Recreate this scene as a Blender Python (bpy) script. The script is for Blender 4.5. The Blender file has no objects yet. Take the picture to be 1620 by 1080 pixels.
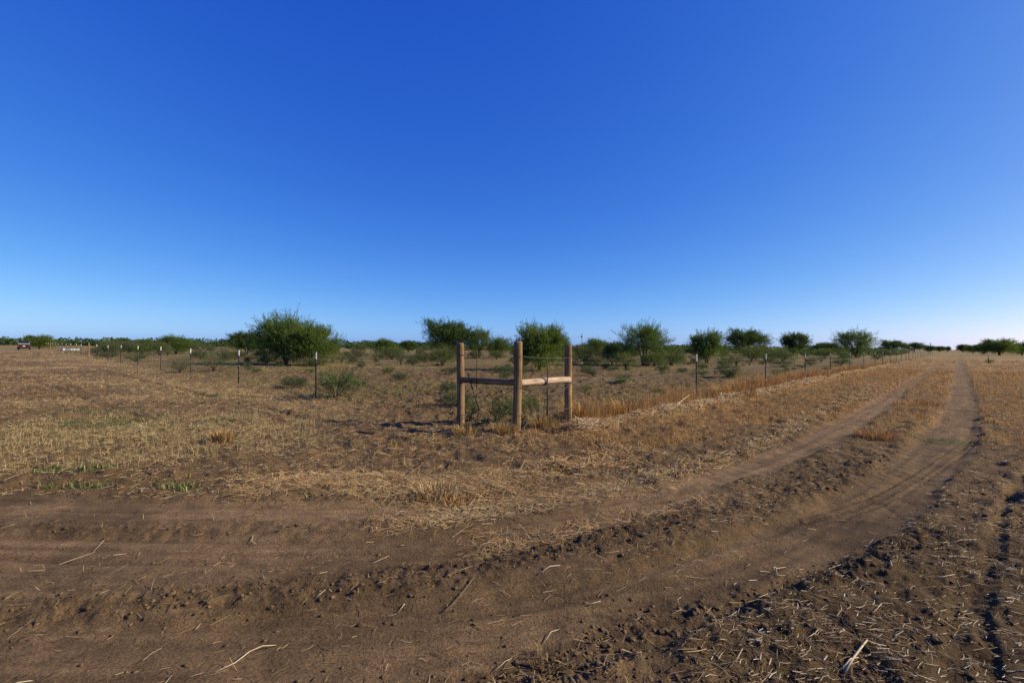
import bpy, math, random
import numpy as np
from mathutils import Vector, Matrix

rng = np.random.default_rng(7)
random.seed(7)
scene = bpy.context.scene
COL = scene.collection
R = math.radians

# ------------------------------------------------------------------ camera
FPX, EYE = 756.0, 1.7                      # focal length in pixels of a 1620 wide frame, eye height
PITCH, ROLL = math.atan(7.0 / FPX), 0.0087
cf = np.array([0, math.cos(PITCH), math.sin(PITCH)])
cu0 = np.array([0, -math.sin(PITCH), math.cos(PITCH)])
cr = np.array([math.cos(ROLL), 0, 0]) + math.sin(ROLL) * cu0
cu = np.array([-math.sin(ROLL), 0, 0]) + math.cos(ROLL) * cu0
cam = bpy.data.cameras.new("camera")
cam_ob = bpy.data.objects.new("camera", cam)
COL.objects.link(cam_ob)
cam.sensor_width = 36.0
cam.lens = FPX / 1620 * 36.0
cam.clip_start, cam.clip_end = 0.05, 20000
m = Matrix.Identity(4)
for i in range(3):
    m[i][0], m[i][1], m[i][2] = cr[i], cu[i], -cf[i]
m[2][3] = EYE
cam_ob.matrix_world = m
scene.camera = cam_ob

# ------------------------------------------------------------------ sky, sun, exposure
SUN_EL = R(30)
SUN_H = Vector((0.9986, -0.052)).normalized()          # horizontal direction towards the sun
world = bpy.data.worlds.new("World")
scene.world = world
world.use_nodes = True
wn, wl = world.node_tree.nodes, world.node_tree.links
wn.clear()
sky = wn.new("ShaderNodeTexSky")
sky.sky_type = 'NISHITA'
sky.sun_disc = False
sky.sun_elevation = SUN_EL
sky.sun_rotation = math.atan2(SUN_H.x, SUN_H.y)
sky.altitude = 0
sky.air_density = 0.45
sky.dust_density = 0.7
sky.ozone_density = 2.0
SKY = 0.085
bg = wn.new("ShaderNodeBackground")
bg.inputs['Strength'].default_value = SKY
wo = wn.new("ShaderNodeOutputWorld")
# the deep cool blue of the photograph's film response, the same over the whole sky
sep = wn.new("ShaderNodeSeparateColor"); com = wn.new("ShaderNodeCombineColor")
wl.new(sky.outputs[0], sep.inputs[0])
for ch, (gain, pw) in enumerate(((2.30, 1.50), (1.53, 1.00), (1.27, 0.41))):
    a_ = wn.new("ShaderNodeMath"); a_.operation = 'POWER'; a_.inputs[1].default_value = pw
    b_ = wn.new("ShaderNodeMath"); b_.operation = 'MULTIPLY'; b_.inputs[1].default_value = gain / 2 ** 0.5 * SKY ** (pw - 1)
    wl.new(sep.outputs[ch], a_.inputs[0]); wl.new(a_.outputs[0], b_.inputs[0]); wl.new(b_.outputs[0], com.inputs[ch])
wl.new(com.outputs[0], bg.inputs['Color'])
wl.new(bg.outputs[0], wo.inputs['Surface'])

sun = bpy.data.lights.new("sun", 'SUN')
sun.energy = 5.0
sun.angle = R(0.53)
sun.color = (1.0, 0.875, 0.63)
sun_ob = bpy.data.objects.new("sun", sun)
COL.objects.link(sun_ob)
to_sun = Vector((SUN_H.x * math.cos(SUN_EL), SUN_H.y * math.cos(SUN_EL), math.sin(SUN_EL)))
sun_ob.rotation_euler = to_sun.to_track_quat('Z', 'Y').to_euler()
sun_ob.location = (20, -10, 30)

vs = scene.view_settings
vs.view_transform = 'Standard'
vs.look = 'None'
vs.exposure = 0.5
vs.gamma = 1.0
vs.use_curve_mapping = False

# ------------------------------------------------------------------ helpers
def G(px, py, z=0.0):
    """survey helper: where the sight line through a photo pixel meets the level z"""
    d = cf + cr * (px - 810) / FPX - cu * (py - 540) / FPX
    t = (z - EYE) / d[2]
    return np.array([d[0] * t, d[1] * t])

TAB = rng.random((512, 512)).astype(np.float32)
def vnoise(x, y, seed=0):
    a = seed * 1.7
    xr = x * math.cos(a) - y * math.sin(a) + seed * 37.31
    yr = x * math.sin(a) + y * math.cos(a) + seed * 91.7
    ix = np.floor(xr).astype(np.int64); iy = np.floor(yr).astype(np.int64)
    fx = (xr - ix).astype(np.float32); fy = (yr - iy).astype(np.float32)
    fx = fx * fx * (3 - 2 * fx); fy = fy * fy * (3 - 2 * fy)
    ix &= 511; iy &= 511
    ix1 = (ix + 1) & 511; iy1 = (iy + 1) & 511
    a0 = TAB[ix, iy] * (1 - fx) + TAB[ix1, iy] * fx
    a1 = TAB[ix, iy1] * (1 - fx) + TAB[ix1, iy1] * fx
    return (a0 * (1 - fy) + a1 * fy) * 2 - 1

def vnoise2(x, y, seed=0):
    """value noise on unturned axes, for streaks that follow a line"""
    xr, yr = x + seed * 37.31, y + seed * 91.7
    ix = np.floor(xr).astype(np.int64); iy = np.floor(yr).astype(np.int64)
    fx = (xr - ix).astype(np.float32); fy = (yr - iy).astype(np.float32)
    fx = fx * fx * (3 - 2 * fx); fy = fy * fy * (3 - 2 * fy)
    a0 = TAB[ix & 511, iy & 511] * (1 - fx) + TAB[(ix + 1) & 511, iy & 511] * fx
    a1 = TAB[ix & 511, (iy + 1) & 511] * (1 - fx) + TAB[(ix + 1) & 511, (iy + 1) & 511] * fx
    return (a0 * (1 - fy) + a1 * fy) * 2 - 1

def fbm(x, y, scale, octs=3, seed=0, gain=0.5):
    v = 0.0; amp = 1.0; tot = 0.0
    for o in range(octs):
        v = v + amp * vnoise(x / scale, y / scale, seed + o * 5 + 1)
        tot += amp; amp *= gain; scale *= 0.47
    return v / tot

def sstep(e0, e1, v):
    t = np.clip((v - e0) / (e1 - e0), 0, 1)
    return t * t * (3 - 2 * t)

def pdist(x, y, pts, want_s=False):
    """distance from points to a polyline, optionally the side and the run along it"""
    best = np.full(x.shape, 1e9); side = np.zeros(x.shape); run = np.zeros(x.shape); acc = 0.0
    for (ax, ay), (bx, by) in zip(pts[:-1], pts[1:]):
        dx, dy = bx - ax, by - ay; L = math.hypot(dx, dy)
        t = np.clip(((x - ax) * dx + (y - ay) * dy) / (L * L), 0, 1)
        ex = x - (ax + t * dx); ey = y - (ay + t * dy)
        d = np.hypot(ex, ey); k = d < best
        best = np.where(k, d, best)
        if want_s:
            side = np.where(k, np.sign(dx * ey - dy * ex), side)
            run = np.where(k, acc + t * L, run)
        acc += L
    return (best, side, run) if want_s else best

def smooth_line(px_pts, n=6):
    p = [G(*q) for q in px_pts]
    p = [2 * p[0] - p[1]] + p + [2 * p[-1] - p[-2]]
    out = []
    for i in range(1, len(p) - 2):
        for k in range(n):
            t = k / n
            out.append(0.5 * ((2 * p[i]) + (-p[i-1] + p[i+1]) * t + (2*p[i-1] - 5*p[i] + 4*p[i+1] - p[i+2]) * t*t
                              + (-p[i-1] + 3*p[i] - 3*p[i+1] + p[i+2]) * t**3))
    out.append(p[-2])
    return out

# ------------------------------------------------------------------ layout of the place
CORNER = np.array([0.109, 9.17])                       # foot of the corner post
UL = np.array([-0.729, 0.6846]) / math.hypot(.729, .6846)   # run of the left fence
UR = np.array([0.6846, 0.729]) / math.hypot(.6846, .729)    # run of the road fence
NR = np.array([UR[1], -UR[0]])                          # from road fence to the road
NL = np.array([-UL[1], UL[0]])                          # from left fence outwards
NL = NL if NL[1] < 0 else -NL
BRACE = 1.65

TRACK_A = smooth_line([(1517,560),(1519,585),(1522,625),(1515,660),(1490,700),(1440,750),(1370,800),(1270,850),(1150,900),(1000,950),(820,985),(600,1012),(300,1035),(0,1040),(-400,1040)], 3)
TRACK_B = smooth_line([(1508,560),(1480,580),(1440,605),(1390,640),(1330,675),(1250,715),(1150,745),(1030,790),(900,830),(760,858),(600,868),(400,868),(200,863),(0,858),(-500,850)], 3)
TRACK_C = smooth_line([(1000,765),(880,785),(740,800),(560,806),(350,803),(150,798),(-100,790),(-500,778)], 3)
CLOD_D = smooth_line([(-500,985),(0,968),(400,938),(700,905),(900,865),(1050,830),(1200,795),(1330,757),(1430,722)], 3)
CLOD_E = smooth_line([(-400,838),(0,834),(300,836),(520,832),(640,815)], 3)
CLOD_F = smooth_line([(700,1110),(850,1062),(960,1005),(1100,958),(1300,905),(1480,845)], 3)
CLOD_G = smooth_line([(900,1200),(1150,1060),(1350,980),(1500,910),(1560,860)], 3)
RUT_H = smooth_line([(1575,1200),(1560,1040),(1555,930),(1575,850),(1600,780),(1640,720)], 3)
RUT_I = smooth_line([(1500,1150),(1515,1000),(1525,900)], 3)
RUT_J = smooth_line([(150,583),(300,620),(430,650),(560,680),(700,715),(800,740),(900,752)], 3)    # old furrow through the litter
RUT_L = smooth_line([(20,590),(120,626),(230,662),(330,690)], 3)      # fainter wheel line beside it
RUT_K = smooth_line([(1540,690),(1450,750),(1380,785),(1280,815)], 3)
LITTER = smooth_line([(440,770),(560,765),(680,775),(800,760),(920,735),(1010,715)], 3)
LITTER2 = smooth_line([(620,830),(720,815),(800,800),(950,775),(1100,735),(1200,700),(1300,650),(1400,610)], 3)
LITTER3 = smooth_line([(760,850),(900,835),(1000,815),(1120,790)], 3)
WIND = [CORNER + UR * s + NR * n for s, n in ((0.9, .75), (3, .85), (7, 1.0), (12, .95), (24, .85), (60, .7))]
GREENS = [(165,670,1.5,.75), (200,664,.8,.5), (150,652,1.2,.5), (85,744,.30,.16), (160,744,.40,.2), (105,769,.45,.10), (148,768,.35,.09), (358,667,.6,.45),
          (1492,694,.5,.25), (1385,600,.8,.35), (1362,596,.8,.3), (330,625,.9,.4), (280,772,.4,.15), (1345,633,.5,.3), (155,655,.8,.2)]
GREENS = [(*G(a, b), rx, ry) for a, b, rx, ry in GREENS]

def fields(x, y):
    """height of the ground and what grows or lies there"""
    x = np.asarray(x, dtype=np.float64); y = np.asarray(y, dtype=np.float64)
    r = np.hypot(x, y)
    dx, dy = x - CORNER[0], y - CORNER[1]
    s = dx * UR[0] + dy * UR[1]; n = dx * NR[0] + dy * NR[1]
    sl = dx * UL[0] + dy * UL[1]; ml = dx * NL[0] + dy * NL[1]
    fade = 1 - sstep(25, 60, r)
    w1 = fbm(x, y, 1.1, 3, 3); w2 = fbm(x, y, 0.33, 3, 11)
    big = fbm(x, y, 4.0, 2, 21)
    wob = 0.10 * w1
    dA = pdist(x, y, TRACK_A) + wob; dB = pdist(x, y, TRACK_B) + wob; dC = pdist(x, y, TRACK_C) + wob
    tA = 1 - sstep(.28 + .06 * sstep(9, 3, r), .50 + .06 * sstep(9, 3, r), dA); tB = 1 - sstep(.20, .42, dB); tC = 1 - sstep(.18, .40, dC)
    farroad = sstep(10, 20, s)
    tB = np.maximum(tB * (1 - 0.25 * farroad), 0)
    track = np.maximum(np.maximum(tA, tB), tC)
    apron = sstep(5.55, 5.05, y + .25 * w1) * sstep(1.6, .2, x + .3 * w1) * sstep(-1.0, .5, y)
    track = np.maximum(track, .82 * apron)
    dD, sD, rD = pdist(x, y, CLOD_D, True)
    cD = (1 - sstep(.08, .30, dD + .12 * w2)) 
    cE = 1 - sstep(.05, .22, pdist(x, y, CLOD_E) + .1 * w2)
    dF = pdist(x, y, CLOD_F)
    cF = 1 - sstep(.06, .30, dF + .10 * w2)
    cG = 1 - sstep(.25, .75, pdist(x, y, CLOD_G) + .2 * w2)
    clod = np.clip(np.maximum.reduce([cD * .60, cE * .42, cF * 1.0, cG * .30]), 0, 1.2) * (1 - .55 * tA)
    rH = 1 - sstep(.015, .085, pdist(x, y, RUT_H) + .05 * w2); rI = 1 - sstep(.02, .09, pdist(x, y, RUT_I))
    dJ = pdist(x, y, RUT_J) + .16 * w2
    rJ = np.exp(-(dJ / .11) ** 2) * (0.5 + .5 * sstep(-.2, .3, w1)); bJ = np.exp(-((dJ - .3) / .16) ** 2)
    rL = np.exp(-((pdist(x, y, RUT_L) + .12 * w2) / .10) ** 2)
    dK, sK, runK = pdist(x, y, RUT_K, True)
    rK = np.exp(-((dK - .10) / .025) ** 2) + np.exp(-((dK - .02) / .025) ** 2)
    dW = pdist(x, y, WIND) + .25 * w1
    wind = np.exp(-(dW / .30) ** 2) * (0.6 + .5 * sstep(-.3, .3, fbm(x, y, .8, 2, 61)))
    # ------- height
    inside = sstep(.15, -.3, n) * sstep(.15, -.3, ml)
    rough = np.clip(1 - .88 * track, 0.10, 1)
    h = .035 * big * (1 - .6 * track) + rough * (.032 * w1 + .020 * w2)
    fine = fbm(x, y, .105, 3, 31, .6)
    h += fade * rough * .028 * fine
    lump = fbm(x, y, .058, 2, 41, .7); lump = np.where(lump > 0, lump, lump * .6)
    cl2 = fbm(x, y, .15, 2, 47)
    h += clod * (.010 + .050 * lump + .036 * cl2) + .030 * cG * fbm(x, y, .28, 2, 45) * (1 - tA)
    h -= .055 * tA + .045 * tB + .035 * tC
    h -= .035 * rH + .022 * rI + .065 * rJ + .05 * rL + .025 * rK
    h += .03 * bJ
    # long drag streaks along the driven surface
    str_ = vnoise((ml * .35 + sl * .02) * 22, (sl + .1 * w1) * .8, 51)
    qa = dA - wob + .02 * w1; qb = dB - wob + .02 * w1; qc = dC - wob + .02 * w1
    strd = vnoise2(qa * 13, (x + y) * .35, 53) + vnoise2(qb * 12, (x + y) * .3, 57)
    strd = strd + vnoise2(qc * 12, (x + y) * .3, 59)
    h += track * (.0085 * strd + .003 * str_) * fade
    # tread bars pressed into the loose berm
    bars = np.sin(rD * 2 * math.pi / .105 + 14 * dD * sD)
    h += np.where((rD > 4.2), 1, .25) * (1 - sstep(.10, .34, dD)) * .0045 * bars * fade
    h += .13 * wind * fade + .05 * np.exp(-((n - .1) / .7) ** 2) * (s > .5) * fade
    corner_r = np.hypot(dx, dy)
    h += .07 * np.exp(-(corner_r / 1.6) ** 2)
    mid = sstep(4.5, 8, r) * (1 - track)
    tuss = fbm(x, y, .27, 2, 73, .6); tuss = np.where(tuss > 0, tuss, tuss * .5)
    h += fade * mid * tuss * (.07 + .05 * inside) + inside * fade * .018 * lump
    # field furrows running with the road fence
    h += inside * fade * .018 * vnoise((n + .3 * big) * 1.6, s * .12, 71)
    # ------- cover
    lag = 5.2 * sstep(2.2, 3.4, n)                                            # the turning lane is bare
    roadside = sstep(-.4, .3, n) * sstep(-1.5, 2.0, s - lag + .9 * w1)            # golden grass along the road
    patchy = sstep(-.35, .25, fbm(x, y, .9, 3, 81) + .15 * big)
    clumpy = sstep(-.05, .35, fbm(x, y, .38, 2, 85))
    sparse_right = sstep(9.0, 5.5, n) * .0 + 1
    gold = roadside * (.30 + .70 * patchy) * (.60 + .40 * clumpy) * (1 - .95 * track) * (1 - clod)
    near_right = sstep(6.6, 7.6, n) * (1 - sstep(2.5, 7.5, s))              # bare rubbly verge near the eye
    gold *= (1 - .8 * near_right)
    hum = fbm(x, y, .42, 2, 87)
    h += fade * .085 * gold * np.maximum(hum, -.2) + fade * .03 * near_right * hum
    tall = np.exp(-((n - .15) / .58) ** 2) * sstep(.3, 1.2, s) * sstep(-.30, .25, fbm(x, y, .95, 2, 91) + .02 + .12 * (s > 8)) * (s < 70)
    ex, ey = (x + 7.4) / 4.0, (y - 8.9) / 3.0
    pale = (1 - sstep(.45, 1.2, np.sqrt(ex * ex + ey * ey) + .55 * w1)) * (.12 + .88 * patchy) * (.4 + .6 * clumpy)
    pale = np.maximum(pale, sstep(-12.5, -15, x) * 0)
    lstrip = (.4 + .6 * clumpy) * np.exp(-((ml - .9) / 1.5) ** 2) * sstep(4.5, 8, sl) * (.25 + .75 * sstep(-.3, .3, fbm(x, y, 1.5, 2, 95)))
    leftout = (.55 + .45 * clumpy) * sstep(0, .5, ml) * sstep(2.5, 8, sl) * sstep(4.6, 6.2, y) * (.14 + .95 * sstep(-.2, .35, fbm(x * .6, y, 2.2, 3, 97)))
    litter = np.maximum.reduce([
        (1 - sstep(.15, .85, pdist(x, y, LITTER) + .35 * w1)) * (.35 + .65 * patchy),
        (1 - sstep(.06, .40, pdist(x, y, LITTER2) + .25 * w1)) * (.25 + .75 * clumpy),
        (1 - sstep(.06, .34, pdist(x, y, LITTER3) + .25 * w2)) * (.2 + .8 * clumpy),
        wind,
        .33 * near_right * (.4 + .6 * clumpy),
        np.exp(-((corner_r - .6) / 1.6) ** 2) * .5 * patchy])
    litter = litter * (1 - .75 * track)
    bare = np.clip(1 - .8 * rJ - .8 * rL, 0, 1); leftout = leftout * bare; lstrip = lstrip * bare; pale = pale * bare
    thinlit = .10 + .25 * patchy * (1 - track)
    fieldg = inside * (.16 + .80 * sstep(-.12, .45, fbm(x, y, 2.6, 3, 99) + .1 * w2) * (.35 + .65 * sstep(10, 26, r)))
    green = np.zeros_like(x)
    for gx, gy, rx, ry in GREENS:
        green = np.maximum(green, 1 - sstep(.5, 1.1, np.hypot((x - gx) / rx, (y - gy) / ry) + .6 * w2 + .3 * w1))
    pale = pale * (1 - .85 * green)
    fgreen = inside * sstep(.15, .6, fbm(x, y, 3.2, 3, 103)) * .55
    return dict(h=h, track=track, tA=tA, clod=clod, gold=gold, tall=tall, pale=pale, lstrip=lstrip, leftout=leftout,
                litter=litter, thin=thinlit, field=fieldg, inside=inside, green=green, fgreen=fgreen, wind=wind,
                s=s, n=n, sl=sl, ml=ml, r=r, w1=w1, w2=w2, big=big, fine=fine, near_right=near_right, roadside=roadside, streak=strd, fstreak=vnoise2(qa * 27, (x + y) * .25, 63) + vnoise2(qb * 25, (x + y) * .22, 67) + vnoise2(qc * 25, (x + y) * .22, 69))

def gz(x, y):
    return float(fields(np.array([x]), np.array([y]))['h'][0])

# ------------------------------------------------------------------ materials
def new_mat(name):
    mt = bpy.data.materials.new(name); mt.use_nodes = True
    nt = mt.node_tree; b = nt.nodes['Principled BSDF']
    return mt, nt, b

def N(nt, kind, **kw):
    nd = nt.nodes.new(kind)
    for k, v in kw.items():
        if k in nd.inputs: nd.inputs[k].default_value = v
        else: setattr(nd, k, v)
    return nd

def simple(name, col, rough=.6, metal=0., var=.25, scale=30., bump=0.0, stretch=(1, 1, 1), dark=None):
    mt, nt, b = new_mat(name)
    tc = N(nt, 'ShaderNodeTexCoord'); mp = N(nt, 'ShaderNodeMapping'); mp.inputs['Scale'].default_value = stretch
    nz = N(nt, 'ShaderNodeTexNoise', Scale=scale, Detail=6.0, Roughness=.65)
    rp = N(nt, 'ShaderNodeValToRGB')
    c = np.array(col) * .82; d = np.array(dark) if dark is not None else c * (1 - var)
    rp.color_ramp.elements[0].color = (*np.clip(d, 0, 1), 1); rp.color_ramp.elements[0].position = .32
    rp.color_ramp.elements[1].color = (*np.clip(c * (1 + var * .5), 0, 1), 1); rp.color_ramp.elements[1].position = .68
    nt.links.new(tc.outputs['Object'], mp.inputs[0]); nt.links.new(mp.outputs[0], nz.inputs['Vector'])
    nt.links.new(nz.outputs['Fac'], rp.inputs[0]); nt.links.new(rp.outputs[0], b.inputs['Base Color'])
    b.inputs['Roughness'].default_value = rough; b.inputs['Metallic'].default_value = metal
    if bump:
        bp = N(nt, 'ShaderNodeBump', Strength=1.0, Distance=bump)
        nt.links.new(nz.outputs['Fac'], bp.inputs['Height']); nt.links.new(bp.outputs[0], b.inputs['Normal'])
    return mt

def attr_mat(name, rough=.8, trans=0.0, var=.25, scale=12.0, spec=.2, tboost=(1.2, 1.25, .7)):
    """colour per vertex times a fine noise; leaves and blades also pass some light"""
    mt, nt, b = new_mat(name)
    at = N(nt, 'ShaderNodeAttribute'); at.attribute_name = 'tint'
    b.inputs['Roughness'].default_value = rough
    b.inputs['Specular IOR Level'].default_value = spec
    nt.links.new(at.outputs['Color'], b.inputs['Base Color'])
    if trans:
        tr = N(nt, 'ShaderNodeBsdfTranslucent'); mx = N(nt, 'ShaderNodeMixShader', Fac=trans)
        ml = N(nt, 'ShaderNodeMix'); ml.data_type = 'RGBA'; ml.blend_type = 'MULTIPLY'
        ml.inputs[0].default_value = 1.0; ml.inputs[7].default_value = (*tboost, 1)
        nt.links.new(at.outputs['Color'], ml.inputs[6]); nt.links.new(ml.outputs[2], tr.inputs['Color'])
        nt.links.new(b.outputs[0], mx.inputs[1]); nt.links.new(tr.outputs[0], mx.inputs[2])
        nt.links.new(mx.outputs[0], nt.nodes['Material Output'].inputs['Surface'])
    return mt

def ground_mat():
    mt, nt, b = new_mat("soil")
    L = nt.links.new
    at = N(nt, 'ShaderNodeAttribute'); at.attribute_name = 'tint'
    am = N(nt, 'ShaderNodeAttribute'); am.attribute_name = 'crack'
    tc = N(nt, 'ShaderNodeTexCoord')
    n1 = N(nt, 'ShaderNodeTexNoise', Scale=55.0, Detail=8.0, Roughness=.7)
    n2 = N(nt, 'ShaderNodeTexNoise', Scale=5.0, Detail=7.0, Roughness=.68)
    n3 = N(nt, 'ShaderNodeTexNoise', Scale=0.55, Detail=7.0, Roughness=.62)
    for q in (n1, n2, n3): L(tc.outputs['Object'], q.inputs['Vector'])
    def ramp(src, lo, hi, p0=.3, p1=.7):
        mr = N(nt, 'ShaderNodeMapRange'); mr.inputs[1].default_value = p0; mr.inputs[2].default_value = p1
        mr.inputs[3].default_value = lo; mr.inputs[4].default_value = hi
        L(src, mr.inputs[0]); return mr.outputs[0]
    def mul(a, c):
        q = N(nt, 'ShaderNodeMath', operation='MULTIPLY'); L(a, q.inputs[0]); L(c, q.inputs[1]); return q.outputs[0]
    f = mul(mul(ramp(n1.outputs['Fac'], .42, 1.58), ramp(n2.outputs['Fac'], .66, 1.34)), ramp(n3.outputs['Fac'], .82, 1.18))
    vm = N(nt, 'ShaderNodeVectorMath', operation='SCALE')
    L(at.outputs['Color'], vm.inputs[0]); L(f, vm.inputs['Scale']); L(vm.outputs[0], b.inputs['Base Color'])
    b.inputs['Roughness'].default_value = .95
    b.inputs['Specular IOR Level'].default_value = .12
    # shrinkage cracks in the driven clay
    wp = N(nt, 'ShaderNodeMixRGB'); wp.inputs[0].default_value = .11
    L(tc.outputs['Object'], wp.inputs[1]); L(n2.outputs['Color'], wp.inputs[2])
    vo = N(nt, 'ShaderNodeTexVoronoi', Scale=7.5); vo.feature = 'DISTANCE_TO_EDGE'
    L(wp.outputs[0], vo.inputs['Vector'])
    cr_ = ramp(vo.outputs['Distance'], -1.0, 0.0, 0.0, .035)
    n4 = N(nt, 'ShaderNodeTexNoise', Scale=1.7, Detail=3.0); L(tc.outputs['Object'], n4.inputs['Vector'])
    gate = mul(ramp(n4.outputs['Fac'], 0., 1., .52, .66), am.outputs['Fac'])
    crk = mul(cr_, gate)
    bp1 = N(nt, 'ShaderNodeBump', Strength=1.0, Distance=.026); L(n1.outputs['Fac'], bp1.inputs['Height'])
    bp2 = N(nt, 'ShaderNodeBump', Strength=1.0, Distance=.012); L(crk, bp2.inputs['Height']); L(bp1.outputs[0], bp2.inputs['Normal'])
    bp3 = N(nt, 'ShaderNodeBump', Strength=.8, Distance=.03); L(n2.outputs['Fac'], bp3.inputs['Height']); L(bp2.outputs[0], bp3.inputs['Normal'])
    L(bp3.outputs[0], b.inputs['Normal'])
    return mt

def wood_mat(name, light, dark, seed=0.):
    light, dark = tuple(np.array(light) * .82), tuple(np.array(dark) * .75)
    mt, nt, b = new_mat(name)
    L = nt.links.new
    tc = N(nt, 'ShaderNodeTexCoord'); mp = N(nt, 'ShaderNodeMapping')
    mp.inputs['Scale'].default_value = (14, 14, .9); mp.inputs['Location'].default_value = (seed, seed * 2, seed)
    L(tc.outputs['Object'], mp.inputs[0])
    n1 = N(nt, 'ShaderNodeTexNoise', Scale=1.6, Detail=8.0, Roughness=.7, Distortion=.6); L(mp.outputs[0], n1.inputs['Vector'])
    mp2 = N(nt, 'ShaderNodeMapping'); mp2.inputs['Scale'].default_value = (60, 60, 1.3); L(tc.outputs['Object'], mp2.inputs[0])
    n2 = N(nt, 'ShaderNodeTexNoise', Scale=1.5, Detail=4.0); L(mp2.outputs[0], n2.inputs['Vector'])
    n3 = N(nt, 'ShaderNodeTexNoise', Scale=3.5, Detail=5.0); L(tc.outputs['Object'], n3.inputs['Vector'])
    rp = N(nt, 'ShaderNodeValToRGB'); e = rp.color_ramp.elements
    e[0].position = .3; e[0].color = (*dark, 1); e[1].position = .66; e[1].color = (*light, 1)
    q = e.new(.48); q.color = (*(np.array(light) * .62 + np.array(dark) * .35), 1)
    L(n1.outputs['Fac'], rp.inputs[0])
    mr = N(nt, 'ShaderNodeMapRange'); mr.inputs[1].default_value = .36; mr.inputs[2].default_value = .5; mr.inputs[3].default_value = .45; mr.inputs[4].default_value = 1
    L(n2.outputs['Fac'], mr.inputs[0])
    mr2 = N(nt, 'ShaderNodeMapRange'); mr2.inputs[1].default_value = .3; mr2.inputs[2].default_value = .7; mr2.inputs[3].default_value = .7; mr2.inputs[4].default_value = 1.2
    L(n3.outputs['Fac'], mr2.inputs[0])
    mm = N(nt, 'ShaderNodeMath', operation='MULTIPLY'); L(mr.outputs[0], mm.inputs[0]); L(mr2.outputs[0], mm.inputs[1])
    vm = N(nt, 'ShaderNodeVectorMath', operation='SCALE'); L(rp.outputs[0], vm.inputs[0]); L(mm.outputs[0], vm.inputs['Scale'])
    L(vm.outputs[0], b.inputs['Base Color'])
    b.inputs['Roughness'].default_value = .85; b.inputs['Specular IOR Level'].default_value = .2
    bp = N(nt, 'ShaderNodeBump', Strength=.8, Distance=.006); L(n2.outputs['Fac'], bp.inputs['Height']); L(bp.outputs[0], b.inputs['Normal'])
    return mt

M = {}
ALB = np.array((.83, .812, .755))                                  # overall albedo level of soil and plants
M['soil'] = ground_mat()
M['straw'] = attr_mat('dry_straw', .75, .25, tboost=(1.1, 1.0, .7))
M['leaf'] = attr_mat('foliage', .65, .36)
M['bark'] = simple('bark', (.075, .055, .04), .9, scale=14, var=.45, bump=.01, stretch=(1, 1, .25))
M['clod'] = attr_mat('clod_soil', .95, 0, spec=.1)
M['wood'] = wood_mat('post_wood', (.38, .24, .118), (.055, .037, .022))
M['wood_sunlit'] = wood_mat('sunlit_rail_wood', (.66, .50, .36), (.38, .26, .17), 3.3)  # the right rail's sunlit brightness is lightened into its wood colour
M['wire'] = simple('galvanised_wire', (.11, .113, .11), .7, .3, scale=60)
M['rust'] = simple('rusty_steel', (.10, .055, .035), .8, .3, scale=50)
M['black'] = simple('dark_steel', (.012, .014, .013), .55, .2, scale=40)
M['tip'] = simple('white_paint', (.80, .80, .78), .5, scale=40, var=.12)
M['tip_shaded'] = simple('shaded_white_paint', (.55, .57, .58), .5, scale=40, var=.15)  # white tip paint with the shade of the road fence tips in its colour
M['clip'] = simple('clip_steel', (.75, .62, .30), .35, .6, scale=40, var=.15)
M['maroon'] = simple('maroon_car_paint', (.034, .008, .013), .4, .1, scale=3, var=.2)
M['silver'] = simple('silver_trim_and_glare', (.30, .31, .34), .35, .3, scale=3, var=.1)  # real on the rims; glare and reflection painted on pillars and rear strip
M['glass'] = simple('dark_glass', (.012, .014, .018), .08, 0, scale=3, var=.2)
M['tyre'] = simple('tyre_rubber', (.02, .02, .02), .9, 0, scale=20)
M['red'] = simple('red_lens', (.35, .02, .02), .25, 0, scale=8)
M['plate'] = simple('plate_white', (.75, .75, .72), .5, 0, scale=8, var=.1)
M['canvas'] = simple('dark_sheet', (.025, .025, .03), .7, 0, scale=8)
M['yellow'] = simple('yellow_panel', (.65, .68, .16), .5, 0, scale=8, var=.15)
M['white'] = simple('weathered_white', (.55, .58, .58), .6, 0, scale=8, var=.15)
M['pole'] = simple('pole_wood', (.20, .17, .15), .85, 0, scale=6, stretch=(3, 3, .3))
M['pole_pale'] = simple('pole_concrete', (.42, .43, .45), .8, 0, scale=6, stretch=(3, 3, .3))

def raw_mesh(name, verts, faces=None, tris=None, tint=None, smooth=False, extra=None):
    me = bpy.data.meshes.new(name)
    verts = np.asarray(verts, dtype=np.float32)
    if tris is None:
        me.from_pydata(verts.tolist(), [], [tuple(f) for f in faces])
    else:
        idx = np.asarray(tris, dtype=np.int32); k = idx.shape[1]
        me.vertices.add(len(verts)); me.vertices.foreach_set('co', verts.ravel())
        me.loops.add(idx.size); me.loops.foreach_set('vertex_index', idx.ravel())
        me.polygons.add(len(idx)); me.polygons.foreach_set('loop_start', np.arange(0, idx.size, k, dtype=np.int32))
        me.polygons.foreach_set('loop_total', np.full(len(idx), k, dtype=np.int32))
        me.update(calc_edges=True)
    if smooth:
        me.polygons.foreach_set('use_smooth', np.ones(len(me.polygons), dtype=bool))
    if tint is not None:
        a = me.color_attributes.new('tint', 'FLOAT_COLOR', 'POINT')
        c = np.ones((len(verts), 4), dtype=np.float32); c[:, :3] = np.asarray(tint) * ALB
        a.data.foreach_set('color', c.ravel())
    for k_, v_ in (extra or {}).items():
        a = me.attributes.new(k_, 'FLOAT', 'POINT'); a.data.foreach_set('value', np.asarray(v_, dtype=np.float32))
    me.validate(clean_customdata=False)
    return me

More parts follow.
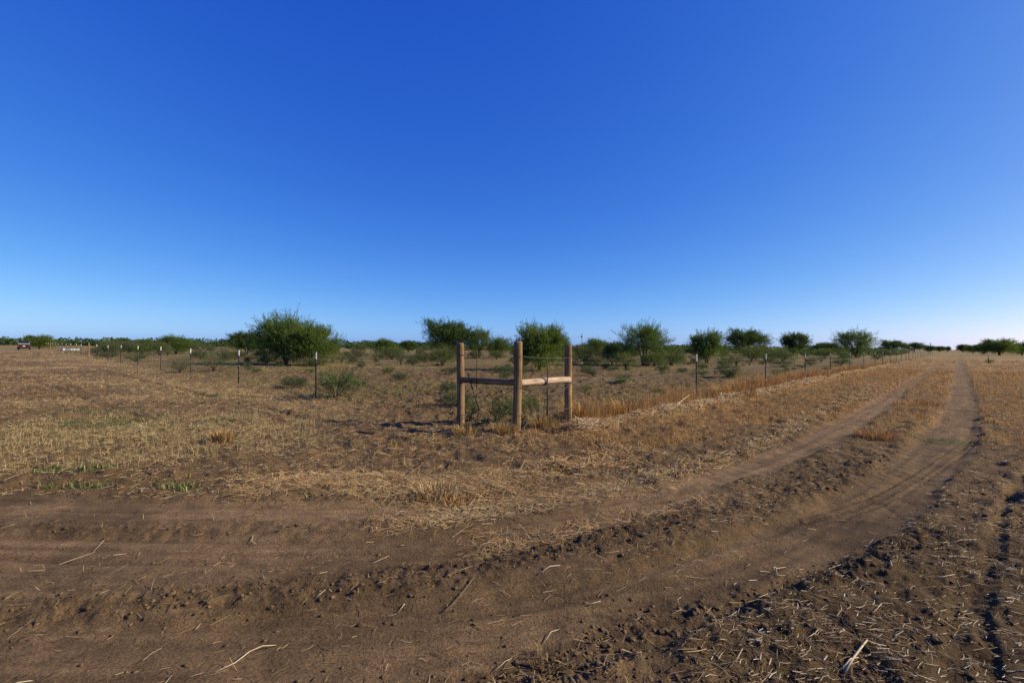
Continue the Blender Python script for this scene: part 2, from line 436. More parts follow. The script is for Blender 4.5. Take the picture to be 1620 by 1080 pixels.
def ob(name, me, mat=None, parent=None, loc=None):
    o = bpy.data.objects.new(name, me); COL.objects.link(o)
    if mat is not None and me is not None and not me.materials: me.materials.append(mat)
    if parent is not None: o.parent = parent
    if loc is not None: o.location = loc
    return o

def tag(o, label=None, cat=None, group=None, kind=None):
    if label: o['label'] = label
    if cat: o['category'] = cat
    if group: o['group'] = group
    if kind: o['kind'] = kind
    return o

def thing(name, label, cat, loc=(0, 0, 0), rz=0.0, group=None):
    o = bpy.data.objects.new(name, None); COL.objects.link(o)
    o.empty_display_size = .2
    o.location = loc; o.rotation_euler = (0, 0, rz)
    return tag(o, label, cat, group)

def copy_tree(src, parent=None):
    c = src.copy(); COL.objects.link(c)
    if parent is not None: c.parent = parent
    for ch in list(src.children): copy_tree(ch, c)
    return c

class MB:
    """collects simple solids into one mesh"""
    def __init__(self): self.v = []; self.f = []
    def add(self, v, f):
        o = len(self.v); self.v += [tuple(p) for p in v]; self.f += [tuple(i + o for i in q) for q in f]
    def box(self, c, s, bev=0.0, rot=None):
        x, y, z = (q / 2 for q in s); vv = []; b = bev
        if b <= 0:
            vv = [(sx * x, sy * y, sz * z) for sx in (-1, 1) for sy in (-1, 1) for sz in (-1, 1)]
            ff = [(0, 1, 3, 2), (4, 6, 7, 5), (0, 4, 5, 1), (2, 3, 7, 6), (0, 2, 6, 4), (1, 5, 7, 3)]
        else:
            ring = lambda w, d, h: [(-w, -d, h), (w, -d, h), (w, d, h), (-w, d, h)]
            vv = ring(x - b, y - b, -z) + ring(x, y, -z + b) + ring(x, y, z - b) + ring(x - b, y - b, z)
            ff = [(3, 2, 1, 0), (12, 13, 14, 15)]
            for k in range(3):
                for i in range(4):
                    j = (i + 1) % 4; ff.append((k * 4 + i, k * 4 + j, k * 4 + 4 + j, k * 4 + 4 + i))
        if rot is not None: vv = [tuple(rot @ Vector(p)) for p in vv]
        self.add([(p[0] + c[0], p[1] + c[1], p[2] + c[2]) for p in vv], ff)
    def tube(self, pts, rad, k=6, cap=True):
        pts = [Vector(p) for p in pts]
        if not hasattr(rad, '__len__'): rad = [rad] * len(pts)
        vv = []; ff = []
        for i, p in enumerate(pts):
            d = (pts[min(i + 1, len(pts) - 1)] - pts[max(i - 1, 0)]).normalized()
            a = d.orthogonal().normalized() if i == 0 else (a - d * a.dot(d)).normalized()
            b = d.cross(a)
            for j in range(k):
                t = 2 * math.pi * j / k
                vv.append(p + (a * math.cos(t) + b * math.sin(t)) * rad[i])
        for i in range(len(pts) - 1):
            for j in range(k):
                j2 = (j + 1) % k
                ff.append((i * k + j, i * k + j2, i * k + k + j2, i * k + k + j))
        if cap: ff += [tuple(range(k - 1, -1, -1)), tuple(range((len(pts) - 1) * k, len(pts) * k))]
        self.add(vv, ff)
    def mesh(self, name, smooth=False):
        me = bpy.data.meshes.new(name); me.from_pydata(self.v, [], self.f); me.update()
        if smooth: me.polygons.foreach_set('use_smooth', np.ones(len(me.polygons), dtype=bool))
        return me

# ------------------------------------------------------------------ ground: one sheet to the horizon
def build_ground():
    half = R(68)
    th = np.concatenate([np.linspace(-half, half, 940), np.linspace(half, 2 * math.pi - half, 62)[1:-1]])
    rad = np.concatenate([[0.4, .8], np.geomspace(1.3, 60, 540), np.geomspace(60, 9000, 90)[1:]])
    T, Rr = np.meshgrid(th, rad)
    x = (Rr * np.sin(T)).ravel(); y = (Rr * np.cos(T)).ravel()
    x = np.concatenate([[0.], x]); y = np.concatenate([[0.], y])
    f = fields(x, y)
    nT, nR = len(th), len(rad)
    ii = np.arange(nR - 1)[:, None] * nT; jj = np.arange(nT)[None, :]; j2 = (jj + 1) % nT
    quads = np.stack([1 + ii + jj, 1 + ii + nT + jj, 1 + ii + nT + j2, 1 + ii + j2], -1).reshape(-1, 4)
    quads = quads[:, ::-1]
    cap = np.stack([np.zeros(nT, int), 1 + np.arange(nT), 1 + (np.arange(nT) + 1) % nT, np.zeros(nT, int)], -1)
    # colour of the bare soil and of the thatch lying on it
    c = lambda *v: np.array(v, dtype=np.float64)
    k = lambda w: w[:, None]
    far_ = sstep(8, 25, f['r'])
    tone = f['big'] * .5 + f['w1'] * .35
    soil = c(.148, .096, .049) * k(1 + .30 * tone)
    soil = soil * k(1 - f['track']) + c(.200, .132, .074) * k((1 + .12 * tone) * f['track'])
    soil = soil * k(1 - .55 * np.clip(f['clod'], 0, 1)) + c(.076, .048, .024) * k(.55 * np.clip(f['clod'], 0, 1))
    soil = soil * k(1 - .35 * f['near_right']) + c(.088, .058, .031) * k(.35 * f['near_right'])
    soil *= k(1 + (.10 * f['streak'] + .11 * f['fstreak']) * f['track'] * (1 - far_))
    soil *= k(1 - .24 * f['tA'] * sstep(-.5, 1.5, x) * (1 - .5 * far_))
    lr_ = sstep(.4, 1.4, x) * sstep(5.2, 3.6, y) * (1 - f['track'])
    soil *= k(1 - .28 * lr_)
    wet = sstep(.25, .7, vnoise(x * .9, y * .9, 107)) * .30 * f['track']
    soil *= k(1 - wet)
    soil = soil * k(1 - .4 * f['inside']) + c(.112, .075, .040) * k(.4 * f['inside'])
    def over(base, col, w):
        w = np.clip(w, 0, 1); return base * k(1 - w) + col * k(w)
    far = sstep(18, 45, f['r']); vfar = sstep(60, 160, f['r'])
    soil = over(soil, c(.37, .225, .085), f['gold'] * (.58 + .30 * far))
    soil = over(soil, c(.36, .275, .15), f['pale'] * .60)
    soil = over(soil, c(.36, .28, .125), f['lstrip'] * .66)
    soil = over(soil, c(.34, .245, .125), f['leftout'] * (.60 + .25 * far))
    soil = over(soil, c(.29, .205, .11), f['litter'] * .38)
    soil = over(soil, c(.215, .172, .070), f['field'] * (.42 + .35 * far))
    soil = over(soil, c(.10, .11, .04), f['fgreen'] * .42 + f['green'] * .5)
    band = fbm(x * .35, y, 9.0, 3, 111)
    soil = over(soil, c(.24, .175, .08) * k(1 + .35 * band), vfar * .75)
    me = raw_mesh('ground', np.stack([x, y, f['h']], -1), tris=quads, tint=soil, smooth=True,
                  extra={'crack': np.clip(f['track'] * 1.2 + .15 * f['clod'], 0, 1)})
    # close the middle with a small fan as part of the same sheet
    import bmesh
    bm = bmesh.new(); bm.from_mesh(me); bm.verts.ensure_lookup_table()
    for a in range(nT):
        bm.faces.new((bm.verts[0], bm.verts[1 + (a + 1) % nT], bm.verts[1 + a])).smooth = True
    bm.to_mesh(me); bm.free()
    o = ob('ground', me, M['soil']); tag(o, 'bare brown clay ground with tyre tracks and dry straw', 'ground', kind='structure')
    del o['category']
    return o
build_ground()

# ------------------------------------------------------------------ grass and straw
def blades(px, py, h0, hgt, wid, az, lean, col, near):
    """standing blades: near ones bend in two steps, far ones are one tapering face"""
    out = []
    for sel, seg in ((near, 2), (~near, 1)):
        if not sel.any(): continue
        x, y, z, H, W, A, Ln, C = (q[sel] for q in (px, py, h0, hgt, wid, az, lean, col))
        wx, wy = np.cos(A + 1.57 + .6 * np.sin(A * 7)), np.sin(A + 1.57 + .6 * np.sin(A * 7))
        lx, ly = np.cos(A) * np.sin(Ln), np.sin(A) * np.sin(Ln); cz = np.cos(Ln)
        n = len(x)
        b0 = np.stack([x - wx * W / 2, y - wy * W / 2, z - .01], -1); b1 = np.stack([x + wx * W / 2, y + wy * W / 2, z - .01], -1)
        if seg == 1:
            t = np.stack([x + lx * H, y + ly * H, z + cz * H], -1)
            v = np.stack([b0, b1, t], 1).reshape(-1, 3); fc = np.arange(3 * n).reshape(-1, 3); cc = np.repeat(C, 3, 0)
        else:
            mx, my, mz = x + lx * H * .45, y + ly * H * .45, z + cz * H * .6
            m0 = np.stack([mx - wx * W * .4, my - wy * W * .4, mz], -1); m1 = np.stack([mx + wx * W * .4, my + wy * W * .4, mz], -1)
            t = np.stack([x + lx * H * 1.15, y + ly * H * 1.15, z + cz * H * .9], -1)
            v = np.stack([b0, b1, m0, m1, t], 1).reshape(-1, 3); bs = np.arange(n)[:, None] * 5
            fc = np.concatenate([bs + [0, 1, 3], bs + [0, 3, 2], bs + [2, 3, 4]], 0); cc = np.repeat(C, 5, 0)
        out.append((v, fc, cc))
    return out

def straws(x, y, z, Ln, W, az, tilt, bend, col):
    """lying stalks: two joined strips with a kink and a slight roof section"""
    nearby = np.hypot(x, y) < 6.5
    if nearby.any() and not nearby.all():
        q = nearby
        A_ = straws(x[q], y[q], z[q], Ln[q], W[q], az[q], tilt[q], bend[q], col[q])
        q = ~nearby
        B_ = straws(x[q], y[q], z[q], Ln[q], W[q], az[q], tilt[q], bend[q], col[q])
        return merge([A_, B_])
    n = len(x)
    dx, dy = np.cos(az), np.sin(az); ox, oy = -dy, dx
    if n and not nearby.any():
        ca_, sa_ = np.cos(tilt), np.sin(tilt)
        e0 = np.stack([x - dx * Ln / 2 * ca_, y - dy * Ln / 2 * ca_, z - sa_ * Ln / 2], -1); e1 = np.stack([x + dx * Ln / 2 * ca_, y + dy * Ln / 2 * ca_, z + sa_ * Ln / 2], -1)
        sd = np.stack([ox * W / 2, oy * W / 2, W * .3], -1)
        v = np.stack([e0 - sd, e0 + sd, e1 + sd * .8, e1 - sd * .8], 1).reshape(-1, 3); b = np.arange(n)[:, None] * 4
        return (v, np.concatenate([b + [0, 1, 2], b + [0, 2, 3]], 0), np.repeat(col, 4, 0))
    ca = np.cos(tilt); sa = np.sin(tilt)
    p0 = np.stack([x - dx * Ln / 2 * ca, y - dy * Ln / 2 * ca, z - sa * Ln / 2], -1)
    p1 = np.stack([x + ox * bend, y + oy * bend, z + np.abs(bend) * .25], -1)
    p2 = np.stack([x + dx * Ln / 2 * ca, y + dy * Ln / 2 * ca, z + sa * Ln / 2], -1)
    sd = np.stack([ox * W / 2, oy * W / 2, np.zeros(n)], -1); up = np.stack([np.zeros(n), np.zeros(n), W * .45], -1)
    v = np.stack([p0 - sd, p0 + up, p0 + sd, p1 - sd, p1 + up, p1 + sd, p2 - sd * .7, p2 + up * .7, p2 + sd * .7], 1).reshape(-1, 3)
    b = np.arange(n)[:, None] * 9
    f = np.concatenate([b + q for q in ([0, 1, 4], [0, 4, 3], [1, 2, 5], [1, 5, 4], [3, 4, 7], [3, 7, 6], [4, 5, 8], [4, 8, 7])], 0)
    return (v, f, np.repeat(col, 9, 0))

def merge(parts):
    vs_, fs_, cs_ = [], [], []; o = 0
    for v, f, c in parts:
        vs_.append(v); fs_.append(f + o); cs_.append(c); o += len(v)
    return np.concatenate(vs_), np.concatenate(fs_), np.concatenate(cs_)

def candidates(n, r0, r1, power):
    """random spots, closer together near the middle of the place"""
    u = rng.random(n)
    if power == 3: rr = 1 / (1 / r0 + u * (1 / r1 - 1 / r0))
    else: rr = r0 * (r1 / r0) ** u
    t = rng.uniform(-R(65), R(65), n)
    return rr * np.sin(t), rr * np.cos(t)

def pick_col(n, cols, jit=.22):
    cols = np.array(cols); i = rng.integers(0, len(cols), n)
    return np.clip(cols[i] * (1 + jit * rng.normal(size=(n, 1))), .008, .8)

GOLD = [(0.487, 0.28, 0.105), (0.418, 0.235, 0.095), (0.557, 0.358, 0.158), (0.348, 0.202, 0.095), (0.464, 0.336, 0.147)]
PALE = [(0.44, 0.344, 0.192), (0.387, 0.294, 0.155), (0.484, 0.386, 0.229), (0.317, 0.252, 0.118), (0.334, 0.277, 0.126)]
STRAW = [(0.51, 0.395, 0.229), (0.44, 0.328, 0.178), (0.546, 0.445, 0.281), (0.37, 0.26, 0.133), (0.264, 0.176, 0.096)]
DARKST = [(.16, .11, .07), (.12, .085, .055), (.22, .15, .09)]
OLIVE = [(.24, .22, .09), (.18, .19, .07), (.30, .25, .12), (.34, .27, .14)]
GREEN = [(.06, .13, .025), (.08, .16, .03), (.05, .10, .03), (.10, .17, .05)]

def build_cover():
    x1, y1 = candidates(600000, 1.6, 80, 3)
    x2, y2 = candidates(820000, 2.3, 110, 1)
    x = np.concatenate([x1, x2]); y = np.concatenate([y1, y2])
    f = fields(x, y); r = f['r']; u = rng.random(len(x)); used = np.zeros(len(x), bool)
    wmin = .00075 * r
    groups = {}
    def take(prob):
        nonlocal used
        k = (u < prob) & ~used
        used |= k
        # renormalise so that later classes draw fresh
        u[~k] = rng.random((~k).sum())
        return np.where(k)[0]
    def stand(i, h_lo, h_hi, w, cols, lean=.5, jit=.22):
        n = len(i); hh = rng.uniform(h_lo, h_hi, n) * (1 + .35 * f['w2'][i] + .35 * f['w1'][i]); ww = np.maximum(w * rng.uniform(.7, 1.4, n), wmin[i])
        return blades(x[i], y[i], f['h'][i], hh, ww, rng.uniform(0, 6.283, n), np.abs(rng.normal(0, lean, n)), pick_col(n, cols, jit), r[i] < 9)
    def lie(i, l_lo, l_hi, w, cols, tilt=.18, jit=.22, dir_=None, lift=.006):
        n = len(i); az = rng.uniform(0, 6.283, n) if dir_ is None else dir_ + rng.normal(0, .55, n)
        LL = rng.uniform(l_lo, l_hi, n) * rng.uniform(.5, 1.3, n); ww = np.maximum(w * rng.uniform(.6, 1.4, n), wmin[i] * .8)
        LL = np.maximum(LL, ww * 4)
        tl = rng.normal(0, tilt, n)
        return straws(x[i], y[i], f['h'][i] + lift + np.abs(np.sin(tl)) * LL * .35, LL, ww, az, tl, rng.normal(0, .07, n) * LL, pick_col(n, cols, jit))
    out = lambda: None
    # tall golden fence-line grass
    i = take(np.clip(f['tall'] * .95 * (r < 75), 0, .97))
    groups['fence_line_grass'] = (stand(i, .20, .62, .006, GOLD + [(.30, .16, .065)], .42), 'tall golden dry grass standing along the road fence')
    i = take(f['green'] * .55)
    groups['green_weeds'] = (stand(i, .03, .12, .010, GREEN + OLIVE, 1.0, .35), 'low patches of green weeds in the dry ground')
    i = take(np.clip(f['litter'] * .60, 0, .85))
    lt = [lie(i, .06, .20, .0048, STRAW + GOLD[:3] + DARKST[2:], .25)]
    i = take(f['litter'] * .07); lt += stand(i, .04, .12, .004, STRAW + GOLD[:2], .9)
    groups['straw_litter'] = (lt, 'pale broken straw lying in drifts on the ground')
    i = take(np.clip(f['gold'] * .62, 0, .85))
    gold = stand(i, .03, .12, .005, GOLD + [(.24, .14, .06), (.16, .095, .045)], .95, .3)
    i = take(f['gold'] * .30)
    gold += [lie(i, .05, .16, .005, GOLD + STRAW[:2] + DARKST, .3)]
    groups['roadside_grass'] = (gold, 'short golden brown dry grass along the dirt road')
    i = take(f['pale'] * .66)
    pl = stand(i, .03, .16, .0048, PALE + OLIVE[2:], 1.0)
    i = take(f['pale'] * .30); pl += [lie(i, .06, .18, .005, PALE, .25)]
    groups['pale_dry_grass'] = (pl, 'pale bleached grass patch left of the dirt track')
    i = take(f['lstrip'] * .62 + f['leftout'] * .42)
    ls = stand(i, .03, .10, .006, PALE + OLIVE[2:] + GOLD[:2] + DARKST[:1], 1.1, .3)
    i = take(f['lstrip'] * .3 + f['leftout'] * .25); ls += [lie(i, .05, .14, .006, PALE + GOLD + DARKST, .3)]
    groups['fence_side_grass'] = (ls, 'thin tan grass beside the left fence line')
    i = take(f['field'] * .50 + .03 * f['inside'])
    fg = stand(i, .02, .09, .006, OLIVE + PALE[3:] + GOLD[3:4], .85)
    i = take(f['fgreen'] * .34); fg += stand(i, .05, .20, .011, GREEN + OLIVE[:2], .8, .3)
    groups['field_grass'] = (fg, 'low olive and tan weeds in the fenced field')
    thin = np.where(f['track'] > .4, .0045, np.where(r < 5, .013, .05)) + f['clod'] * .004 + .03 * f['thin'] * (1 - f['track'])
    thin = thin * (r < 40)
    thin = thin * np.where((r > 5) & (f['inside'] < .5) & (f['n'] < 0), 2.0, 1) * np.where((r > 5) & (f['track'] < .4), 1.7, 1)
    i = take(thin)
    tl = [lie(i, .03, .12, .0034, STRAW + DARKST, .15)]
    i = take(np.where(f['track'] > .4, .0, np.where(r < 5, .008, .03)) * (r < 30)); tl += [lie(i, .03, .10, .004, DARKST, .4)]
    i = take((1 - f['track']) * np.where(r < 5, .004, .02) * (r < 30)); tl += stand(i, .02, .08, .004, PALE + DARKST, .9)
    groups['scattered_straw'] = (tl, 'scattered single straws and dark stalks on bare soil')
    # the raked windrow of bleached straw beside the fence, and matted drifts at the turn
    def drift(pts, n, spread, zup, cols, l0, l1):
        P0 = np.array(pts); seg = np.linalg.norm(np.diff(P0, axis=0), axis=1); cum = np.concatenate([[0], np.cumsum(seg)])
        t = rng.random(n) ** 1.6 * cum[-1]; j = np.clip(np.searchsorted(cum, t) - 1, 0, len(seg) - 1)
        q = P0[j] + (P0[j + 1] - P0[j]) * ((t - cum[j]) / seg[j])[:, None]
        sp = rng.normal(0, spread, (n, 2)); q = q + sp
        hq = fields(q[:, 0], q[:, 1]); keep = rng.random(n) < .25 + .75 * sstep(-.35, .25, fbm(q[:, 0], q[:, 1], .7, 2, 121))
        q = q[keep]; hq = hq['h'][keep]; m_ = len(q); d_ = np.hypot(q[:, 0], q[:, 1])
        ww = np.maximum(.005 * rng.uniform(.7, 1.5, m_), .0007 * d_)
        return straws(q[:, 0], q[:, 1], hq + rng.random(m_) * zup, rng.uniform(l0, l1, m_), ww, math.atan2(UR[1], UR[0]) + rng.normal(0, .8, m_), rng.normal(0, .3, m_), rng.normal(0, .015, m_), pick_col(m_, cols, .25))
    # thick golden sward of the verge
    n_ = 130000
    sv = -1.0 + 46 * rng.random(n_) ** 1.8; nv = rng.uniform(.1, 12.5, n_)
    vx = CORNER[0] + UR[0] * sv + NR[0] * nv; vy = CORNER[1] + UR[1] * sv + NR[1] * nv
    fv = fields(vx, vy); kv = np.where(rng.random(n_) < fv['gold'] * 1.1)[0]; m_ = len(kv)
    hv = rng.uniform(.03, .13, m_) * (1 + .5 * fv['w1'][kv] + .4 * fv['w2'][kv]); rv = fv['r'][kv]
    groups['roadside_sward'] = (blades(vx[kv], vy[kv], fv['h'][kv], hv, np.maximum(.005 * rng.uniform(.7, 1.4, m_), .0007 * rv), rng.uniform(0, 6.283, m_),
        np.abs(rng.normal(0, .9, m_)), pick_col(m_, GOLD + GOLD[:3] + [(.46, .27, .09), (.20, .12, .05)], .3), rv < 9), 'golden dry sward on the verge between the road fence and the ruts')
    # matted pale grass of the left patch
    n_ = 60000
    px_ = -7.4 + rng.normal(0, 2.4, n_); py_ = 8.9 + rng.normal(0, 1.8, n_)
    fv = fields(px_, py_); kv = np.where((rng.random(n_) < fv['pale'] * 1.2) & (np.abs(np.arctan2(px_, py_)) < R(65)))[0]; m_ = len(kv); rv = fv['r'][kv]; hf = m_ // 2
    pk = pick_col(m_, PALE + PALE[:3] + OLIVE[2:] + [(.30, .23, .12)], .3); wv = np.maximum(.0045 * rng.uniform(.7, 1.4, m_), .0006 * rv)
    groups['bleached_mat'] = (blades(px_[kv][:hf], py_[kv][:hf], fv['h'][kv][:hf], rng.uniform(.03, .15, hf), wv[:hf], rng.uniform(0, 6.283, hf), np.abs(rng.normal(.3, .8, hf)), pk[:hf], rv[:hf] < 9)
        + [straws(px_[kv][hf:], py_[kv][hf:], fv['h'][kv][hf:] + rng.random(m_ - hf) * .04, rng.uniform(.06, .2, m_ - hf), wv[hf:], rng.uniform(0, 6.283, m_ - hf), rng.normal(0, .3, m_ - hf), rng.normal(0, .012, m_ - hf), pk[hf:])], 'matted bleached grass left of the tracks')
    # chopped bright straw on the churned corner near the verge
    ch = np.array([G(a_, b_) for a_, b_ in zip(rng.uniform(1120, 1680, 1100), rng.uniform(770, 1100, 1100))])
    fc_ = fields(ch[:, 0], ch[:, 1]); kc = np.where(rng.random(1100) < (1 - .9 * fc_['track']) * (.25 + .75 * sstep(-.1, .3, fc_['w1'])))[0]; m_ = len(kc)
    groups['chopped_straw'] = ([straws(ch[kc, 0], ch[kc, 1], fc_['h'][kc] + .008, rng.uniform(.02, .09, m_), rng.uniform(.003, .006, m_), rng.normal(.4, .6, m_), rng.normal(0, .12, m_), rng.normal(0, .004, m_), pick_col(m_, [(.62, .54, .42), (.54, .45, .33), (.68, .62, .52), (.40, .31, .2)], .2))], 'chopped bright straw on the dark churned soil')
    BLEACH = [(.60, .50, .36), (.52, .42, .29), (.66, .57, .44), (.40, .30, .19)]
    groups['straw_windrow'] = ([drift(WIND, 9500, .10, .13, BLEACH + GOLD[:2] + STRAW[:2], .12, .38)], 'raked windrow of bleached straw along the road fence')
    groups['straw_drift'] = ([drift(LITTER, 4200, .22, .03, STRAW + GOLD[:2], .08, .26), drift(LITTER2[2:], 5200, .14, .02, STRAW, .06, .2)], 'matted straw drifts at the turn of the tracks')
    for name, (parts, lab) in groups.items():
        parts = [p for p in parts if len(p[0])]
        v, t, c = merge(parts)
        o = ob(name, raw_mesh(name, v, tris=t, tint=c), M['straw'])
        tag(o, lab, 'grass' if 'straw' not in name else 'straw', kind='stuff')
build_cover()

# ------------------------------------------------------------------ clods
ICO_V = []
_p = (1 + 5 ** .5) / 2
for a in (-1, 1):
    for b in (-_p, _p): ICO_V += [(0, a, b), (a, b, 0), (b, 0, a)]
ICO_V = np.array(ICO_V) / math.hypot(1, _p)
def ico_faces():
    fs = []
    for i in range(12):
        for j in range(i + 1, 12):
            for k in range(j + 1, 12):
                d = [np.linalg.norm(ICO_V[a] - ICO_V[b]) for a, b in ((i, j), (j, k), (i, k))]
                if max(d) < 1.1:
                    nrm = np.cross(ICO_V[j] - ICO_V[i], ICO_V[k] - ICO_V[i])
                    fs.append((i, j, k) if nrm @ ICO_V[i] > 0 else (i, k, j))
    return np.array(fs)
ICO_F = ico_faces()

def build_clods():
    octa_v = np.array([(1, 0, 0), (-1, 0, 0), (0, 1, 0), (0, -1, 0), (0, 0, 1), (0, 0, -.6)], float)
    octa_f = np.array([(0, 2, 4), (2, 1, 4), (1, 3, 4), (3, 0, 4), (2, 0, 5), (1, 2, 5), (3, 1, 5), (0, 3, 5)])
    vs_, ts_, cs_ = [], [], []; base = 0
    for V0, F0, cand, near in ((ICO_V, ICO_F, candidates(270000, 1.8, 7, 3), True), (octa_v, octa_f, candidates(230000, 6.5, 38, 1), False)):
        x1, y1 = cand
        f = fields(x1, y1); u = rng.random(len(x1))
        p = np.clip(f['clod'], 0, 1) * .42 * (.25 + .75 * sstep(-.1, .4, f['w2'])) + .02 * f['near_right']
        p = p + ((.020 * (1 - f['track']) + .010) if near else (1 - f['track']) * (.05 + .34 * sstep(-.1, .6, f['w1'])) * (.22 + .78 * f['inside']) * (1 - .8 * np.clip(f['gold'] + f['pale'] + .8 * f['roadside'], 0, 1)))
        k = np.where(u < p)[0]
        x, y, h = x1[k], y1[k], f['h'][k]; n = len(k)
        sz = .0035 + .015 * rng.random(n) ** 5 + .008 * f['clod'][k] * rng.random(n) ** 3
        if not near: sz = .009 + (.026 + .022 * f['inside'][k]) * rng.random(n) ** 3
        sc = sz[:, None] * rng.uniform(.6, 1.3, (n, 3)); sc[:, 2] *= .65
        v = V0[None] * (1 + .30 * rng.normal(size=(n, len(V0), 1)))
        a = rng.uniform(0, 6.28, n); ca, sa = np.cos(a)[:, None], np.sin(a)[:, None]
        v = np.stack([v[..., 0] * ca - v[..., 1] * sa, v[..., 0] * sa + v[..., 1] * ca, v[..., 2]], -1) * sc[:, None, :]
        v = v + np.stack([x, y, h + sz * .12], -1)[:, None, :]
        vs_.append(v.reshape(-1, 3)); ts_.append((F0[None] + (np.arange(n) * len(V0))[:, None, None]).reshape(-1, 3) + base); base += n * len(V0)
        cs_.append(np.repeat(np.array([(.125, .083, .046)]) * (1 + .28 * rng.normal(size=(n, 1))), len(V0), 0))
    o = ob('loose_clods', raw_mesh('loose_clods', np.concatenate(vs_), tris=np.concatenate(ts_), tint=np.clip(np.concatenate(cs_), .02, .3)), M['clod'])
    tag(o, 'crumbled small soil clods along the tyre berms', 'soil', kind='stuff')
    # the large clods of the berm, one by one
    protos = []
    for q in range(4):
        import bmesh
        bm = bmesh.new(); bmesh.ops.create_icosphere(bm, subdivisions=2, radius=1.0)
        for w in bm.verts:
            p_ = w.co; s_ = 1 + .28 * math.sin(p_.x * 3.1 + q * 2) * math.cos(p_.y * 2.7 + q) + .26 * random.uniform(-1, 1)
            w.co = Vector((p_.x * 1.15, p_.y * .9, p_.z * .72)) * s_
        me = bpy.data.meshes.new('soil_clod'); bm.to_mesh(me); bm.free()
        a_ = me.color_attributes.new('tint', 'FLOAT_COLOR', 'POINT')
        for d_ in a_.data: d_.color = (.108, .072, .040, 1)
        me.materials.append(M['clod']); protos.append(me)
    spots = [(1050,988,.05), (1068,990,.045), (1020,994,.04), (945,1002,.04), (960,1010,.035), (1100,962,.04), (1135,952,.035), (1180,940,.03),
             (1000,1000,.045), (1230,925,.035), (1330,900,.035), (1370,912,.04), (1395,905,.03), (905,1040,.03), (1120,1000,.03), (1210,1000,.03), (1480,1018,.05), (1455,1030,.04), (720,930,.03), (650,940,.025), (560,940,.02), (430,955,.025)]
    for j, (a_, b_, s_) in enumerate(spots):
        gx, gy = G(a_, b_)
        o = ob('soil_clod', protos[j % 4], None, None, (gx, gy, gz(gx, gy) + s_ * .18))
        o.scale = (s_ * random.uniform(.5, .75),) * 3; o.rotation_euler = (random.uniform(-.3, .3), random.uniform(-.3, .3), random.uniform(0, 6))
        tag(o, 'fist-sized clod of dark soil on the churned tyre berm', 'clod', 'large clods on the churned berms')
build_clods()

# ------------------------------------------------------------------ single stalks lying on the track
def stalk(px_pts, rad, label, col, lift=.012, group=None, name='dry_stalk'):
    pts = []
    for i, (a, b) in enumerate(px_pts):
        gx, gy = G(a, b); pts.append(Vector((gx, gy, gz(gx, gy) + lift + (.012 if 0 < i < len(px_pts) - 1 else 0))))
    mb = MB(); base = pts[0]
    mb.tube([p - base for p in pts], [rad] * (len(pts) - 1) + [rad * .55], 6)
    o = ob(name, mb.mesh(name, True), col, None, base)
    return tag(o, label, 'stalk', group)
M['stalk'] = simple('stalk', (.50, .40, .26), .7, scale=40)
M['stalk_brown'] = simple('stalk_brown', (.17, .105, .06), .8, scale=40)
stalk([(340,1050),(372,1036),(395,1021),(415,1012),(436,1008)], .0036, 'long curved pale stalk lying on the bare dirt track', M['stalk'])
stalk([(1337,1065),(1350,1048),(1362,1035),(1372,1026)], .006, 'thick bleached stalk splintered on the dark churned soil', M['stalk'])
stalk([(1330,1062),(1346,1050),(1358,1043)], .004, 'short pale splinter beside the thick bleached stalk', M['stalk'])
stalk([(700,958),(720,946),(735,934),(748,922),(751,915)], .0034, 'bent brown stalk standing off the cracked track', M['stalk_brown'])
stalk([(852,910),(870,902),(886,899)], .004, 'straight pale stalk on the edge of the clod ridge', M['stalk'])
for k_, pp in enumerate([[(93,885),(112,878),(150,865)], [(175,873),(182,874),(200,868)], [(400,845),(398,851),(405,853)], [(258,1070),(272,1055)],
                         [(505,912),(518,905)], [(640,948),(632,956)], [(310,982),(318,975)], [(1230,905),(1228,895),(1243,890)], [(500,945),(515,938)],
                         [(780,1050),(800,1038),(810,1030)], [(860,1006),(872,992),(884,985)], [(930,950),(950,944)], [(1111,970),(1125,952)], [(1300,895),(1330,890)],
                         [(1500,860),(1520,857),(1545,856)], [(1368,932),(1395,930)], [(1163,1060),(1175,1038)], [(1380,975),(1395,960)], [(1290,1010),(1275,1018)],
                         [(1200,955),(1215,940)], [(0,1075),(30,1066),(52,1060)], [(150,858),(165,852),(148,864)], [(590,885),(615,873)], [(1480,915),(1510,910)]]):
    stalk(pp, .0022 + .0006 * (k_ % 3), 'short pale straw stalk lying loose on the dirt', M['stalk'], group='loose straw stalks on the dirt')
# a fallen bleached branch by the fence
mb = MB()
b0 = G(1065, 655); b1 = G(1092, 641); bz = gz(*b0)
mb.tube([(0, 0, .04), ((b1[0]-b0[0])*.5, (b1[1]-b0[1])*.5, .13), (b1[0]-b0[0], b1[1]-b0[1], .2)], [.02, .016, .008], 6)
mb.tube([((b1[0]-b0[0])*.45, (b1[1]-b0[1])*.45, .12), ((b1[0]-b0[0])*.8+.25, (b1[1]-b0[1])*.6, .10)], [.012, .005], 5)
tag(ob('fallen_branch', mb.mesh('fallen_branch', True), M['stalk'], None, (b0[0], b0[1], bz)), 'forked bleached branch lying on the straw by the road fence', 'branch')

# ------------------------------------------------------------------ trees and shrubs
def leaf_tri(p, d, L, W):
    """narrow leaf faces starting at p along d"""
    n = len(p)
    a = rng.normal(size=(n, 3)); s = np.cross(d, a); s /= np.linalg.norm(s, axis=1, keepdims=True) + 1e-9
    v0 = p - s * W[:, None] * .5; v1 = p + s * W[:, None] * .5 + d * L[:, None] * .3
    v2 = p + d * L[:, None]
    return np.stack([v0, v1, v2], 1)

